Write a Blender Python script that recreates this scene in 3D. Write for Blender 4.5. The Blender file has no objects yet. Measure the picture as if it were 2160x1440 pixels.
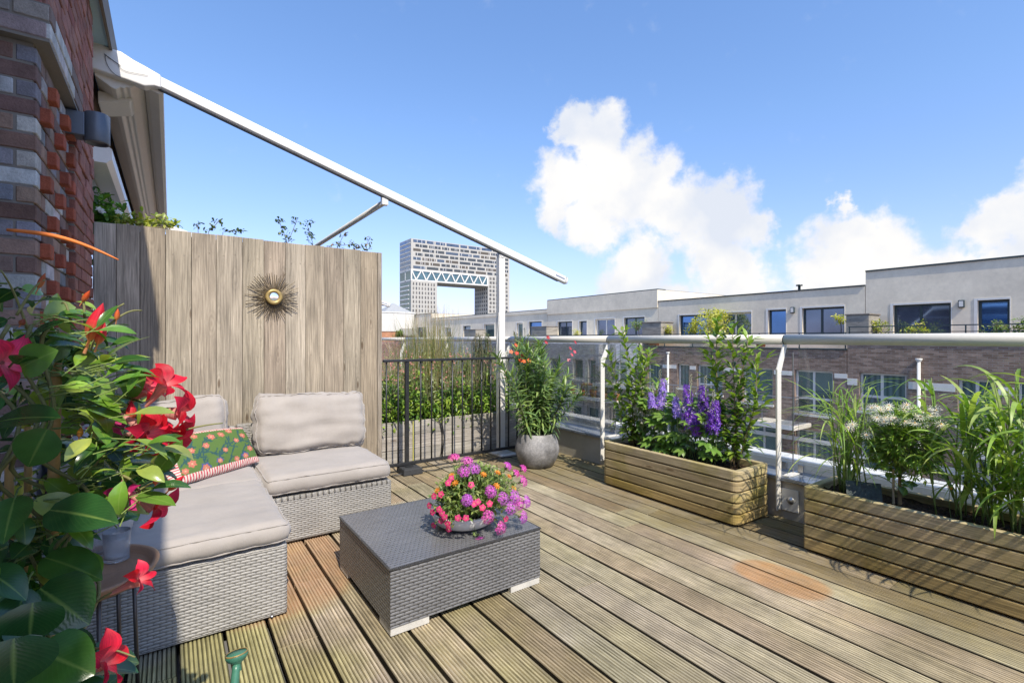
import bpy, bmesh, math, random
import numpy as np
from mathutils import Vector, Matrix, Euler, noise as mn
R_ = random.Random(7)
SC = bpy.context.scene
COL = SC.collection
rad = math.radians
# ------------------------------------------------------------------ camera
F = 1032.0; TH = math.atan2(720, 1032); S_, C_ = math.sin(TH), math.cos(TH); H = 1.3; HZ = 715
cam = bpy.data.cameras.new('camera'); camo = bpy.data.objects.new('camera', cam); COL.objects.link(camo)
cam.sensor_width = 36; cam.lens = F / 2160 * 36; cam.shift_y = -5 / 2160
cam.clip_start = 0.05; cam.clip_end = 6000
camo.location = (0, 0, H); camo.rotation_euler = (rad(90), 0, -TH)
SC.camera = camo
# ------------------------------------------------------------------ light
SC.view_settings.view_transform = 'Standard'; SC.view_settings.look = 'None'
SC.view_settings.exposure = 0.70; SC.view_settings.gamma = 1
SC.cycles.max_bounces = 8; SC.cycles.transparent_max_bounces = 12
SUNV = Vector((.128, .85, -1)).normalized()
sl = bpy.data.lights.new('sun', 'SUN'); sl.energy = 3.6; sl.angle = rad(.55); sl.color = (1, .915, .775)
so = bpy.data.objects.new('sun', sl); COL.objects.link(so)
so.rotation_euler = SUNV.to_track_quat('-Z', 'Y').to_euler(); so.location = (-2, -8, 12)
W = bpy.data.worlds.new('World'); SC.world = W; W.use_nodes = True


def ray(px, py):
    u = px - 1080
    return (F * S_ + u * C_, F * C_ - u * S_, HZ - py)
def atz(px, py, z=0):
    r = ray(px, py); t = (z - H) / r[2]; return Vector((r[0] * t, r[1] * t, z))
def atx(px, py, x):
    r = ray(px, py); t = x / r[0]; return Vector((x, r[1] * t, H + r[2] * t))
def aty(px, py, y):
    r = ray(px, py); t = y / r[1]; return Vector((r[0] * t, y, H + r[2] * t))
def atd(px, py, d):
    r = ray(px, py); t = d / F; return Vector((r[0] * t, r[1] * t, H + r[2] * t))


def world():
    nt = W.node_tree; nt.nodes.clear(); N = nt.nodes; Lk = nt.links
    out = N.new('ShaderNodeOutputWorld'); bg = N.new('ShaderNodeBackground'); bg2 = N.new('ShaderNodeBackground')
    sky = N.new('ShaderNodeTexSky'); sky.sky_type = 'NISHITA'; sky.sun_disc = False
    el = math.asin(-SUNV.z); sky.sun_elevation = el; sky.sun_rotation = math.atan2(-SUNV.x, -SUNV.y)
    sky.air_density = 1.0; sky.dust_density = .6; sky.ozone_density = 2.2; sky.altitude = 20
    bg.inputs[1].default_value = .15
    hsv = N.new('ShaderNodeHueSaturation'); hsv.inputs['Saturation'].default_value = 1.06; hsv.inputs['Value'].default_value = 1
    Lk.new(sky.outputs[0], hsv.inputs['Color'])
    tc = N.new('ShaderNodeTexCoord'); sz = N.new('ShaderNodeSeparateXYZ'); Lk.new(tc.outputs['Generated'], sz.inputs[0])
    gr = N.new('ShaderNodeValToRGB'); Lk.new(sz.outputs[2], gr.inputs[0]); ge = gr.color_ramp.elements
    ge[0].position = 0; ge[0].color = (.62, .53, .76, 1); ge[1].position = .16; ge[1].color = (.86, .79, .95, 1); e2 = ge.new(.38); e2.color = (.94, .97, 1.06, 1); e3 = ge.new(.7); e3.color = (1.0, 1.09, 1.22, 1)
    gm = N.new('ShaderNodeMix'); gm.data_type = 'RGBA'; gm.blend_type = 'MULTIPLY'; gm.inputs[0].default_value = 1
    Lk.new(hsv.outputs[0], gm.inputs[6]); Lk.new(gr.outputs[0], gm.inputs[7]); Lk.new(gm.outputs[2], bg.inputs[0])
    n1 = N.new('ShaderNodeTexNoise'); n1.inputs['Scale'].default_value = 11; n1.inputs['Detail'].default_value = 9; n1.inputs['Roughness'].default_value = .62
    Lk.new(tc.outputs['Generated'], n1.inputs['Vector'])
    sub = N.new('ShaderNodeVectorMath'); sub.operation = 'SUBTRACT'; sub.inputs[1].default_value = (.5, .5, .5)
    Lk.new(n1.outputs['Color'], sub.inputs[0])
    sca = N.new('ShaderNodeVectorMath'); sca.operation = 'SCALE'; sca.inputs['Scale'].default_value = .125
    Lk.new(sub.outputs[0], sca.inputs[0])
    add = N.new('ShaderNodeVectorMath'); add.operation = 'ADD'
    Lk.new(tc.outputs['Generated'], add.inputs[0]); Lk.new(sca.outputs[0], add.inputs[1])
    blobs = [(1215, 262, 48), (1265, 300, 75), (1195, 385, 85), (1300, 395, 115), (1180, 450, 55), (1250, 470, 70), (1375, 410, 85), (1440, 455, 85),
             (1530, 440, 85), (1590, 485, 50), (1500, 520, 70), (1360, 560, 75), (1340, 610, 85), (1540, 570, 80), (1560, 620, 80), (1410, 640, 60),
             (1800, 490, 75), (1770, 570, 110), (1880, 550, 115), (1790, 420, 36), (1960, 580, 75), (1700, 620, 50),
             (2110, 470, 85), (2180, 500, 130), (2060, 555, 60), (2300, 420, 160),
             (2700, 420, 200), (3100, 330, 260), (-500, 500, 160), (-900, 300, 300)]
    acc = None
    for (px, py, r) in blobs:
        v = Vector(ray(px, py)); rr = r * 1.45 / v.length * (0.80 if abs(px - 1080) > 700 else .95); v.normalize()
        d = N.new('ShaderNodeVectorMath'); d.operation = 'DISTANCE'; d.inputs[1].default_value = v
        Lk.new(add.outputs[0], d.inputs[0])
        mr = N.new('ShaderNodeMapRange'); mr.inputs['From Min'].default_value = 0; mr.inputs['From Max'].default_value = rr
        mr.inputs['To Min'].default_value = 1; mr.inputs['To Max'].default_value = 0
        Lk.new(d.outputs['Value'], mr.inputs['Value'])
        if acc is None: acc = mr.outputs[0]
        else:
            m = N.new('ShaderNodeMath'); m.operation = 'SMOOTH_MAX'; m.inputs[2].default_value = .18
            Lk.new(acc, m.inputs[0]); Lk.new(mr.outputs[0], m.inputs[1]); acc = m.outputs[0]
    n2 = N.new('ShaderNodeTexNoise'); n2.inputs['Scale'].default_value = 18; n2.inputs['Detail'].default_value = 11; n2.inputs['Roughness'].default_value = .6
    Lk.new(tc.outputs['Generated'], n2.inputs['Vector'])
    ma = N.new('ShaderNodeMath'); ma.operation = 'MULTIPLY_ADD'; ma.inputs[1].default_value = 1.0; ma.inputs[2].default_value = -.50
    Lk.new(n2.outputs['Fac'], ma.inputs[0])
    gt = N.new('ShaderNodeMapRange'); gt.inputs['From Max'].default_value = .22; Lk.new(acc, gt.inputs['Value'])
    mg = N.new('ShaderNodeMath'); mg.operation = 'MULTIPLY'; Lk.new(ma.outputs[0], mg.inputs[0]); Lk.new(gt.outputs[0], mg.inputs[1])
    ad = N.new('ShaderNodeMath'); ad.operation = 'ADD'; Lk.new(acc, ad.inputs[0]); Lk.new(mg.outputs[0], ad.inputs[1])
    den = N.new('ShaderNodeMapRange'); den.interpolation_type = 'SMOOTHSTEP'
    den.inputs['From Min'].default_value = .19; den.inputs['From Max'].default_value = .60
    Lk.new(ad.outputs[0], den.inputs['Value'])
    n3 = N.new('ShaderNodeTexNoise'); n3.inputs['Scale'].default_value = 7; n3.inputs['Detail'].default_value = 6
    Lk.new(tc.outputs['Generated'], n3.inputs['Vector'])
    cr = N.new('ShaderNodeValToRGB'); e = cr.color_ramp.elements
    e[0].position = .38; e[0].color = (.60, .64, .72, 1); e[1].position = .60; e[1].color = (.82, .80, .77, 1)
    Lk.new(n3.outputs['Fac'], cr.inputs[0]); Lk.new(cr.outputs[0], bg2.inputs[0]); bg2.inputs[1].default_value = .80
    mx = N.new('ShaderNodeMixShader'); Lk.new(den.outputs[0], mx.inputs[0]); Lk.new(bg.outputs[0], mx.inputs[1]); Lk.new(bg2.outputs[0], mx.inputs[2])
    Lk.new(mx.outputs[0], out.inputs[0])
world()

# ------------------------------------------------------------------ materials
MATS = {}
class NT:
    def __init__(s, name):
        s.m = bpy.data.materials.new(name); s.m.use_nodes = True; s.t = s.m.node_tree; s.t.nodes.clear()
        s.out = s.n('ShaderNodeOutputMaterial')
    def n(s, typ, **k):
        x = s.t.nodes.new(typ)
        for a, b in k.items(): setattr(x, a, b)
        return x
    def l(s, a, b): s.t.links.new(a, b)
    def val(s, inp, v):
        if isinstance(v, bpy.types.NodeSocket): s.l(v, inp)
        elif v is not None:
            if inp.type == 'RGBA' and len(v) == 3: v = (*v, 1)
            inp.default_value = v
    def math(s, op, a, b=0, c=0):
        x = s.n('ShaderNodeMath', operation=op); s.val(x.inputs[0], a); s.val(x.inputs[1], b)
        if len(x.inputs) > 2: s.val(x.inputs[2], c)
        return x.outputs[0]
    def mix(s, f, a, b, mode='MIX'):
        x = s.n('ShaderNodeMix', data_type='RGBA', blend_type=mode)
        s.val(x.inputs[0], f); s.val(x.inputs[6], a); s.val(x.inputs[7], b); return x.outputs[2]
    def attr(s, name='Col'): return s.n('ShaderNodeAttribute', attribute_name=name).outputs['Color']
    def uv(s): return s.n('ShaderNodeTexCoord').outputs['UV']
    def obj(s): return s.n('ShaderNodeTexCoord').outputs['Object']
    def pos(s): return s.n('ShaderNodeNewGeometry').outputs['Position']
    def mapv(s, v, scale=(1, 1, 1), loc=(0, 0, 0)):
        x = s.n('ShaderNodeMapping'); s.l(v, x.inputs[0]); x.inputs['Scale'].default_value = scale; x.inputs['Location'].default_value = loc; return x.outputs[0]
    def noise(s, v, scale, detail=4, rough=.5, dist=0):
        x = s.n('ShaderNodeTexNoise'); s.l(v, x.inputs['Vector']); x.inputs['Scale'].default_value = scale
        x.inputs['Detail'].default_value = detail; x.inputs['Roughness'].default_value = rough; x.inputs['Distortion'].default_value = dist
        return x.outputs['Fac']
    def ramp(s, f, stops):
        x = s.n('ShaderNodeValToRGB'); s.l(f, x.inputs[0]); e = x.color_ramp.elements
        while len(e) < len(stops): e.new(.5)
        for k, (p, c) in enumerate(stops):
            e[k].position = p
            if not hasattr(c, '__len__'): c = (c, c, c)
            e[k].color = (*c[:3], 1)
        return x.outputs[0]
    def mr(s, v, a, b, c=0, d=1, smooth=False):
        x = s.n('ShaderNodeMapRange'); s.val(x.inputs[0], v)
        if smooth: x.interpolation_type = 'SMOOTHSTEP'
        for k, q in enumerate((a, b, c, d)): x.inputs[k + 1].default_value = q
        return x.outputs[0]
    def bump(s, h, strength=.3, dist=.01, norm=None):
        x = s.n('ShaderNodeBump'); s.l(h, x.inputs['Height']); x.inputs['Strength'].default_value = strength; x.inputs['Distance'].default_value = dist
        if norm: s.l(norm, x.inputs['Normal'])
        return x.outputs[0]
    def sep(s, v):
        x = s.n('ShaderNodeSeparateXYZ'); s.l(v, x.inputs[0]); return x.outputs
    def pr(s, col, rough=.6, metal=0, spec=.5, norm=None, trans=0, **k):
        x = s.n('ShaderNodeBsdfPrincipled'); s.val(x.inputs['Base Color'], col); s.val(x.inputs['Roughness'], rough)
        s.val(x.inputs['Metallic'], metal); s.val(x.inputs['Specular IOR Level'], spec)
        s.val(x.inputs['Transmission Weight'], trans)
        for a, b in k.items(): s.val(x.inputs[a.replace('_', ' ')], b)
        if norm: s.l(norm, x.inputs['Normal'])
        return x.outputs[0]
    def done(s, sh, disp=None):
        s.l(sh, s.out.inputs[0]); MATS[s.m.name] = s.m; return s.m


def m_paint(name, col, rough=.45, metal=0, var=.12, bump=.05, sc=6, spec=.5, attr=False):
    t = NT(name); o = t.obj(); n = t.noise(o, sc, 6, .6); n2 = t.noise(o, sc * 9, 4, .6)
    base = t.mix(1, col, t.attr(), 'MULTIPLY') if attr else t.n('ShaderNodeRGB').outputs[0]
    if not attr: base.default_value = (*col, 1)
    f = t.mr(n, .3, .7, 1 - var, 1 + var * .5); f2 = t.mr(n2, .3, .7, 1 - var * .4, 1 + var * .3)
    c = t.mix(1, base, t.ramp(f, [(0, 0), (1, 1)]) if 0 else f, 'MULTIPLY'); c = t.mix(1, c, f2, 'MULTIPLY')
    return t.done(t.pr(c, t.mr(n, .3, .7, rough * .8, min(1, rough * 1.2)), metal, spec, t.bump(n2, bump, .004)))

def m_wood(name, rough=.8, grain=1.0, spread=.35, knots=True, bump=.25, dark=(.55, .5, .45), moss=0, speck=0, mossc=(.55, .62, .22)):
    # grain runs along UV u (metres); Col attribute carries the board colour
    t = NT(name); uv = t.uv()
    w = t.noise(t.mapv(uv, (1.2, 6, 1)), 1.0, 3, .5)
    cmb = t.n('ShaderNodeVectorMath', operation='MULTIPLY_ADD'); t.l(t.mapv(uv, (1, 1, 1)), cmb.inputs[0]); cmb.inputs[1].default_value = (1, 1, 1)
    x = t.n('ShaderNodeCombineXYZ'); t.l(t.math('MULTIPLY', w, .035), x.inputs[1]); t.l(x.outputs[0], cmb.inputs[2])
    g = t.noise(t.mapv(cmb.outputs[0], (3.0 * grain, 95 * grain, 1)), 1.0, 9, .68)
    g2 = t.noise(t.mapv(cmb.outputs[0], (5 * grain, 260 * grain, 1)), 1.0, 4, .6)
    big = t.noise(t.mapv(uv, (1.6, 9, 1), (3, 7, 0)), 1.0, 3, .5)
    f = t.mr(g, .3, .7, 1 - spread, 1 + spread * .55); f2 = t.mr(g2, .3, .7, 1 - spread * .45, 1 + spread * .25); f3 = t.mr(big, .3, .7, 1 - spread * .5, 1 + spread * .4)
    c = t.mix(1, t.attr(), f, 'MULTIPLY'); c = t.mix(1, c, f2, 'MULTIPLY'); c = t.mix(1, c, f3, 'MULTIPLY')
    hgt = t.math('ADD', g, t.math('MULTIPLY', g2, .6))
    if knots:
        v = t.n('ShaderNodeTexVoronoi', feature='F1'); t.l(t.mapv(cmb.outputs[0], (2.1, 7.5, 1)), v.inputs['Vector']); v.inputs['Scale'].default_value = 1.25; v.inputs['Randomness'].default_value = 1
        k = t.mr(v.outputs['Distance'], .04, .13, 1, 0, True)
        k2 = t.mr(t.math('SINE', t.math('MULTIPLY', v.outputs['Distance'], 60)), -1, 1, .75, 1.1)
        ring = t.mr(v.outputs['Distance'], .1, .42, 1, 0, True)
        c = t.mix(t.math('MULTIPLY', ring, .6), c, t.mix(1, c, k2, 'MULTIPLY'))
        c = t.mix(t.math('MULTIPLY', k, .85), c, t.mix(1, c, (*dark,), 'MULTIPLY'))
    if moss:
        mo = t.noise(t.pos(), 2.3, 6, .65)
        c = t.mix(t.mr(mo, .45, .7, 0, moss, True), c, t.mix(1, c, mossc, 'MULTIPLY'))
    if speck:
        sp = t.noise(t.pos(), 160, 2, .5)
        c = t.mix(t.mr(sp, .66, .74, 0, speck), c, (.55, .52, .42))
    return t.done(t.pr(c, rough, 0, .3, t.bump(hgt, bump, .004)))

def m_leaf(name, trans=.35, rough=.38, vein=.35, spec=.5, tint=(1.15, 1.25, .5)):
    t = NT(name); uv = t.uv(); s = t.sep(uv)
    mid = t.mr(t.math('ABSOLUTE', t.math('SUBTRACT', s[0], .5)), 0, .045, 1, 0)
    sv = t.math('SINE', t.math('MULTIPLY', t.math('ADD', s[1], t.math('MULTIPLY', t.math('ABSOLUTE', t.math('SUBTRACT', s[0], .5)), -.9)), 75))
    n = t.noise(t.obj(), 40, 3, .5)
    c = t.mix(1, t.attr(), t.mr(n, .3, .7, .8, 1.15), 'MULTIPLY')
    big = t.noise(t.obj(), 14, 3, .6); c = t.mix(t.mr(big, .5, .75, 0, .35), c, t.mix(1, c, (1.9, 1.5, .8), 'MULTIPLY'))
    if vein == 0:
        stk = t.noise(t.mapv(uv, (14, 1.2, 1)), 1, 2, .5); c = t.mix(1, c, t.mr(stk, .3, .7, .75, 1.2), 'MULTIPLY'); c = t.mix(t.mr(s[1], 0, .4, .45, 0), c, t.mix(.6, c, (.8, .62, .55)))
    c = t.mix(t.math('MULTIPLY', mid, vein), c, (.30, .42, .10))
    c = t.mix(t.mr(sv, .75, 1, 0, vein * .13), c, (.20, .32, .08))
    p = t.pr(c, rough, 0, spec, t.bump(sv, .04 * (vein > 0.01), .001))
    tr = t.n('ShaderNodeBsdfTranslucent'); t.l(t.mix(1, c, tint, 'MULTIPLY'), tr.inputs[0])
    mx = t.n('ShaderNodeMixShader'); mx.inputs[0].default_value = trans; t.l(p, mx.inputs[1]); t.l(tr.outputs[0], mx.inputs[2])
    return t.done(mx.outputs[0])

def m_wicker(name, col, gap, a=.030, b=.0095, rough=.45, bump=.9, spec=.5, top=False):
    t = NT(name); s = t.sep(t.uv())
    row = t.math('FLOOR', t.math('DIVIDE', s[1], b))
    fv = t.math('ABSOLUTE', t.math('SINE', t.math('MULTIPLY', s[1], math.pi / b)))
    off = t.math('MULTIPLY', t.math('MODULO', row, 2), .5)
    fu = t.math('ABSOLUTE', t.math('SINE', t.math('MULTIPLY', t.math('ADD', t.math('DIVIDE', s[0], a), off), math.pi)))
    if top:
        h = t.math('MAXIMUM', t.mr(fu, .15, .75), t.mr(fv, .15, .8))
    else:
        h = t.math('MULTIPLY', t.math('POWER', fv, .6), t.mr(fu, 0, .8, .35, 1))
    var = t.noise(t.mapv(t.uv(), (6, 90, 1)), 1, 3, .6)
    big = t.noise(t.obj(), 5, 5, .6)
    c = t.mix(1, col, t.mr(var, .3, .7, .78, 1.15), 'MULTIPLY'); c = t.mix(1, c, t.mr(big, .3, .7, .85, 1.12), 'MULTIPLY')
    c = t.mix(t.mr(h, .12, .5, 1, 0), c, gap)
    return t.done(t.pr(c, rough, 0, spec, t.bump(h, bump, .004)))

def m_fabric(name, col, rough=.9, w=420):
    t = NT(name); s = t.sep(t.uv()); o = t.obj()
    n = t.noise(o, 5, 5, .6); n2 = t.noise(o, 900, 2, .5)
    st = t.noise(t.mapv(o, (900, 900, 60)), 1, 2, .5)
    c = t.mix(1, col, t.mr(n, .3, .7, .90, 1.06), 'MULTIPLY'); c = t.mix(1, c, t.mr(st, .3, .7, .9, 1.08), 'MULTIPLY')
    wr = t.noise(t.mapv(o, (9, 30, 14)), 1, 4, .5)
    nn = t.bump(n2, .12, .001); nn = t.bump(wr, .22, .012, nn)
    return t.done(t.pr(c, rough, 0, .15, nn, Sheen_Weight=.25))

def m_brickface(name, c1, c2, mort, w=.21, h=.068, flip=False):
    t = NT(name); b = t.n('ShaderNodeTexBrick'); t.l(t.uv(), b.inputs['Vector']); b.inputs['Scale'].default_value = 1
    b.inputs['Brick Width'].default_value = w; b.inputs['Row Height'].default_value = h; b.inputs['Mortar Size'].default_value = .007
    b.inputs['Mortar Smooth'].default_value = .3; b.inputs['Bias'].default_value = -.1
    b.inputs['Color1'].default_value = (*c1, 1); b.inputs['Color2'].default_value = (*c2, 1); b.inputs['Mortar'].default_value = (*mort, 1)
    n = t.noise(t.uv(), 1.3, 6, .6); n2 = t.noise(t.mapv(t.uv(), (3, 12, 1)), 1, 3, .7)
    c = t.mix(1, b.outputs['Color'], t.mr(n, .3, .7, .8, 1.15), 'MULTIPLY'); c = t.mix(1, c, t.mr(n2, .3, .7, .7, 1.3), 'MULTIPLY')
    return t.done(t.pr(c, .9, 0, .2, t.bump(b.outputs['Fac'], -.5, .01)))

m_wood('fence_wood', spread=.56, bump=.45, dark=(.38, .30, .24))
m_wood('planter_wood', spread=.5, moss=.85, speck=.3, dark=(.5, .42, .35), mossc=(.66, .68, .30))
m_wood('table_wood', rough=.4, spread=.2, knots=False)
m_leaf('leaf'); m_leaf('glossy_leaf', trans=.26, rough=.22, vein=.45, spec=.7); m_leaf('grass_blade', trans=.4, vein=.25, rough=.42)
m_leaf('petal', trans=.35, vein=0, rough=.5, spec=.3, tint=(1.1, 1, 1))
m_paint('white_metal', (.72, .70, .65), .35, 0, .06, .02)
m_paint('foot_plastic', (.55, .53, .48), .6, 0, .15, .1, 20)
m_paint('cream_metal', (.66, .63, .55), .4, 0, .08, .02)
m_paint('black_metal', (.022, .023, .025), .38, 0, .3, .05, 20)
m_paint('lamp_metal', (.11, .13, .16), .45, .3, .1, .03)
m_paint('off_white_render', (.60, .58, .53), .8, 0, .12, .1, 1)
m_paint('soffit_paint', (.42, .62, .72), .7, 0, .08, .05, 3)
m_paint('brown_metal', (.10, .085, .075), .4, .5, .1, .03)
m_paint('rubber', (.035, .036, .038), .8, 0, .3, .3, 30)
m_paint('steel', (.45, .45, .46), .35, .9, .1, .05, 20)
m_paint('render_wall', (.79, .70, .55), .9, 0, .17, .25, .9)
m_paint('render_dark', (.58, .53, .46), .9, 0, .10, .2, 1)
m_paint('parapet_paint', (.50, .46, .38), .85, 0, .14, .2, 3)
m_paint('coping_metal', (.30, .34, .40), .3, .5, .15, .05, 4)
m_paint('concrete_pot', (.29, .283, .28), .5, 0, .6, .4, 7)
m_paint('white_ceramic', (.80, .78, .73), .4, 0, .05, .04)
m_paint('stem', (1, 1, 1), .7, 0, .25, .3, 30, attr=True)
m_paint('bamboo', (.50, .30, .10), .5, 0, .2, .1, 20)
m_paint('green_plastic', (.06, .20, .13), .4, 0, .15, .05, 25)
m_paint('brick', (1, 1, 1), .9, 0, .35, .8, 14, spec=.2, attr=True)
m_paint('plain', (1, 1, 1), .7, 0, .12, .1, 8, attr=True)
m_paint('ray_metal', (.13, .095, .05), .5, .3, .3, .05, 30)
m_paint('dark_tile', (.03, .05, .045), .35, 0, .6, .5, 60)
m_paint('gold', (.42, .30, .11), .45, .35, .25, .05, 30)
m_paint('roof_felt', (.16, .16, .16), .9, 0, .2, .2, 1)
m_wicker('wicker_light', (.355, .34, .315), (.075, .07, .06), .042, .0132)
m_wicker('wicker_dark', (.175, .173, .172), (.018, .017, .017), .044, .0150, .36, 1.0)
m_wicker('wicker_top', (.155, .157, .165), (.008, .008, .009), .024, .021, .34, .9, top=True)
m_fabric('cushion_fabric', (.365, .332, .302))
m_brickface('brick_brown', (.20, .130, .095), (.36, .255, .195), (.28, .25, .22))
m_brickface('brick_grey', (.50, .49, .47), (.64, .62, .59), (.52, .51, .49))
m_brickface('brick_orange', (.40, .16, .07), (.50, .22, .10), (.4, .3, .25))
m_brickface('brick_dark', (.06, .045, .04), (.10, .07, .06), (.07, .06, .055))

def m_misc():
    t = NT('soil'); n = t.noise(t.obj(), 60, 8, .7); c = t.ramp(n, [(.3, (.012, .009, .006)), (.55, (.07, .045, .03)), (.75, (.22, .14, .09))])
    t.done(t.pr(c, 1, 0, .1, t.bump(n, 1, .02)))
    t = NT('mirror'); t.done(t.pr((.9, .9, .9), .03, 1))
    # clear balustrade glass: see-through with a fresnel sheen and a little dirt
    t = NT('clear_glass'); fr = t.n('ShaderNodeFresnel'); fr.inputs[0].default_value = 1.45
    tr = t.n('ShaderNodeBsdfTransparent'); tr.inputs[0].default_value = (.975, .985, .98, 1)
    gl = t.n('ShaderNodeBsdfGlossy'); gl.inputs['Roughness'].default_value = .01
    d = t.n('ShaderNodeBsdfDiffuse'); d.inputs[0].default_value = (.7, .7, .66, 1)
    n = t.noise(t.mapv(t.pos(), (3, 3, 1.2)), 2, 6, .7)
    m1 = t.n('ShaderNodeMixShader'); t.l(t.math('MULTIPLY', fr.outputs[0], .75), m1.inputs[0]); t.l(tr.outputs[0], m1.inputs[1]); t.l(gl.outputs[0], m1.inputs[2])
    m2 = t.n('ShaderNodeMixShader'); t.l(t.mr(n, .4, .85, .0, .05), m2.inputs[0]); t.l(m1.outputs[0], m2.inputs[1]); t.l(d.outputs[0], m2.inputs[2]); t.done(m2.outputs[0])
    t = NT('drinking_glass'); t.done(t.pr((.93, .95, .97), .05, 0, .5, t.bump(t.noise(t.mapv(t.obj(), (260, 260, 40)), 1, 3, .6), .8, .003), .85, IOR=1.35))
    # window panes: dark room behind a coated, sky-reflecting sheet
    for nm, c, me in (('window_glass', (.16, .22, .33), .75), ('window_blue', (.10, .24, .55), .8), ('window_teal', (.10, .17, .18), .45), ('window_tower', (.10, .13, .17), .6)):
        t = NT(nm); n = t.noise(t.pos(), .6, 3, .5); t.done(t.pr(t.mix(1, c, t.mr(n, .3, .7, .7, 1.3), 'MULTIPLY'), .04, me, .8, t.bump(n, .03, .05)))
    t = NT('curtain_glass'); s = t.sep(t.pos()); w = t.math('SINE', t.math('MULTIPLY', s[1], 38)); c = t.mix(t.mr(w, -1, 1), (.055, .10, .10), (.13, .20, .20)); t.done(t.pr(c, .12, 0, .9))
    # deck: grooved planks, weathered, with unweathered places where furniture stood
    t = NT('deck_wood'); uv = t.uv(); P = t.pos()
    g = t.noise(t.mapv(uv, (3, 120, 1)), 1, 6, .6); g2 = t.noise(t.mapv(uv, (12, 420, 1)), 1, 3, .6); b = t.noise(P, 1.7, 5, .6); b2 = t.noise(P, 9, 6, .7)
    grn = t.noise(t.mapv(P, (1, 1, 1), (4, 2, 0)), 1.3, 4, .6)
    c = t.mix(1, t.attr(), t.mr(g, .3, .7, .55, 1.38), 'MULTIPLY'); c = t.mix(1, c, t.mr(g2, .3, .7, .8, 1.15), 'MULTIPLY')
    c = t.mix(1, c, t.mr(b, .3, .7, .80, 1.18), 'MULTIPLY'); c = t.mix(1, c, t.mr(b2, .3, .7, .82, 1.15), 'MULTIPLY')
    sx = t.sep(P)
    near = t.mr(sx[0], 1.6, .2, .25, 1)
    far = t.mr(t.math('SUBTRACT', sx[0], t.math('MULTIPLY', t.noise(P, 3, 4, .6), .5)), 2.1, 2.9, 0, 1, True)
    c = t.mix(t.math('MULTIPLY', t.mr(grn, .42, .62, 0, .8, True), near), c, t.mix(1, c, (.88, .96, .52), 'MULTIPLY'))
    c = t.mix(t.math('MULTIPLY', far, t.mr(b2, .35, .65, .35, .85)), c, t.mix(1, c, (.62, .56, .34), 'MULTIPLY'))
    pale = t.noise(t.mapv(P, (1, 1, 1), (9, 1, 0)), 2.2, 4, .5)
    c = t.mix(t.mr(pale, .5, .68, 0, .55, True), c, t.mix(1, c, (1.25, 1.27, 1.34), 'MULTIPLY'))
    q = atz(1645, 1218)
    def ell(cx, cy, rx, ry, soft, ang=0):
        v = t.n('ShaderNodeMapping', vector_type='TEXTURE'); t.l(P, v.inputs[0]); v.inputs['Location'].default_value = (cx, cy, 0); v.inputs['Rotation'].default_value = (0, 0, ang); v.inputs['Scale'].default_value = (rx, ry, 1)
        s2 = t.sep(v.outputs[0]); d = t.math('SQRT', t.math('ADD', t.math('POWER', t.math('ABSOLUTE', s2[0]), 2.6), t.math('POWER', t.math('ABSOLUTE', s2[1]), 2.6)))
        d = t.math('ADD', d, t.mr(b2, .3, .7, -.05, .05))
        return t.mr(d, 1 - soft, 1 + soft, 1, 0, True)
    raw = t.mix(1, (.50, .26, .10), t.mr(g, .3, .7, .6, 1.35), 'MULTIPLY'); raw = t.mix(.12, raw, c)
    c = t.mix(t.math('MULTIPLY', ell(q.x - .02, q.y - .05, .27, .46, .3), .5), c, t.mix(1, c, (1.5, 1.5, 1.55), 'MULTIPLY'))
    c = t.mix(t.math('MULTIPLY', ell(q.x, q.y, .155, .235, .14), t.mr(b2, .3, .7, .5, .85)), c, raw)
    red = t.mix(1, (.42, .235, .13), t.mr(g, .3, .7, .75, 1.25), 'MULTIPLY')
    c = t.mix(t.math('MULTIPLY', ell(.45, 3.12, .42, .64, .12), t.mr(b2, .3, .7, .35, .75)), c, red)
    t.done(t.pr(c, t.mr(b2, .3, .7, .6, .85), 0, .3, t.bump(t.math('ADD', g, g2), .3, .003)))
    # embroidered pillow: colours live on the mesh
    t = NT('pillow_print'); st = t.noise(t.mapv(t.obj(), (700, 700, 700)), 1, 2, .5); t.done(t.pr(t.mix(1, t.attr(), t.mr(st, .3, .7, .85, 1.1), 'MULTIPLY'), .9, 0, .15, t.bump(st, .3, .001)))
m_misc()

# ------------------------------------------------------------------ mesh tools
def col_j(c, j=.1, r=R_):
    k = 1 + r.uniform(-j, j); return (max(0, c[0] * k * (1 + r.uniform(-j, j) * .4)), max(0, c[1] * k), max(0, c[2] * k * (1 + r.uniform(-j, j) * .4)))
def lerp(a, b, t): return tuple(x + (y - x) * t for x, y in zip(a, b))

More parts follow.
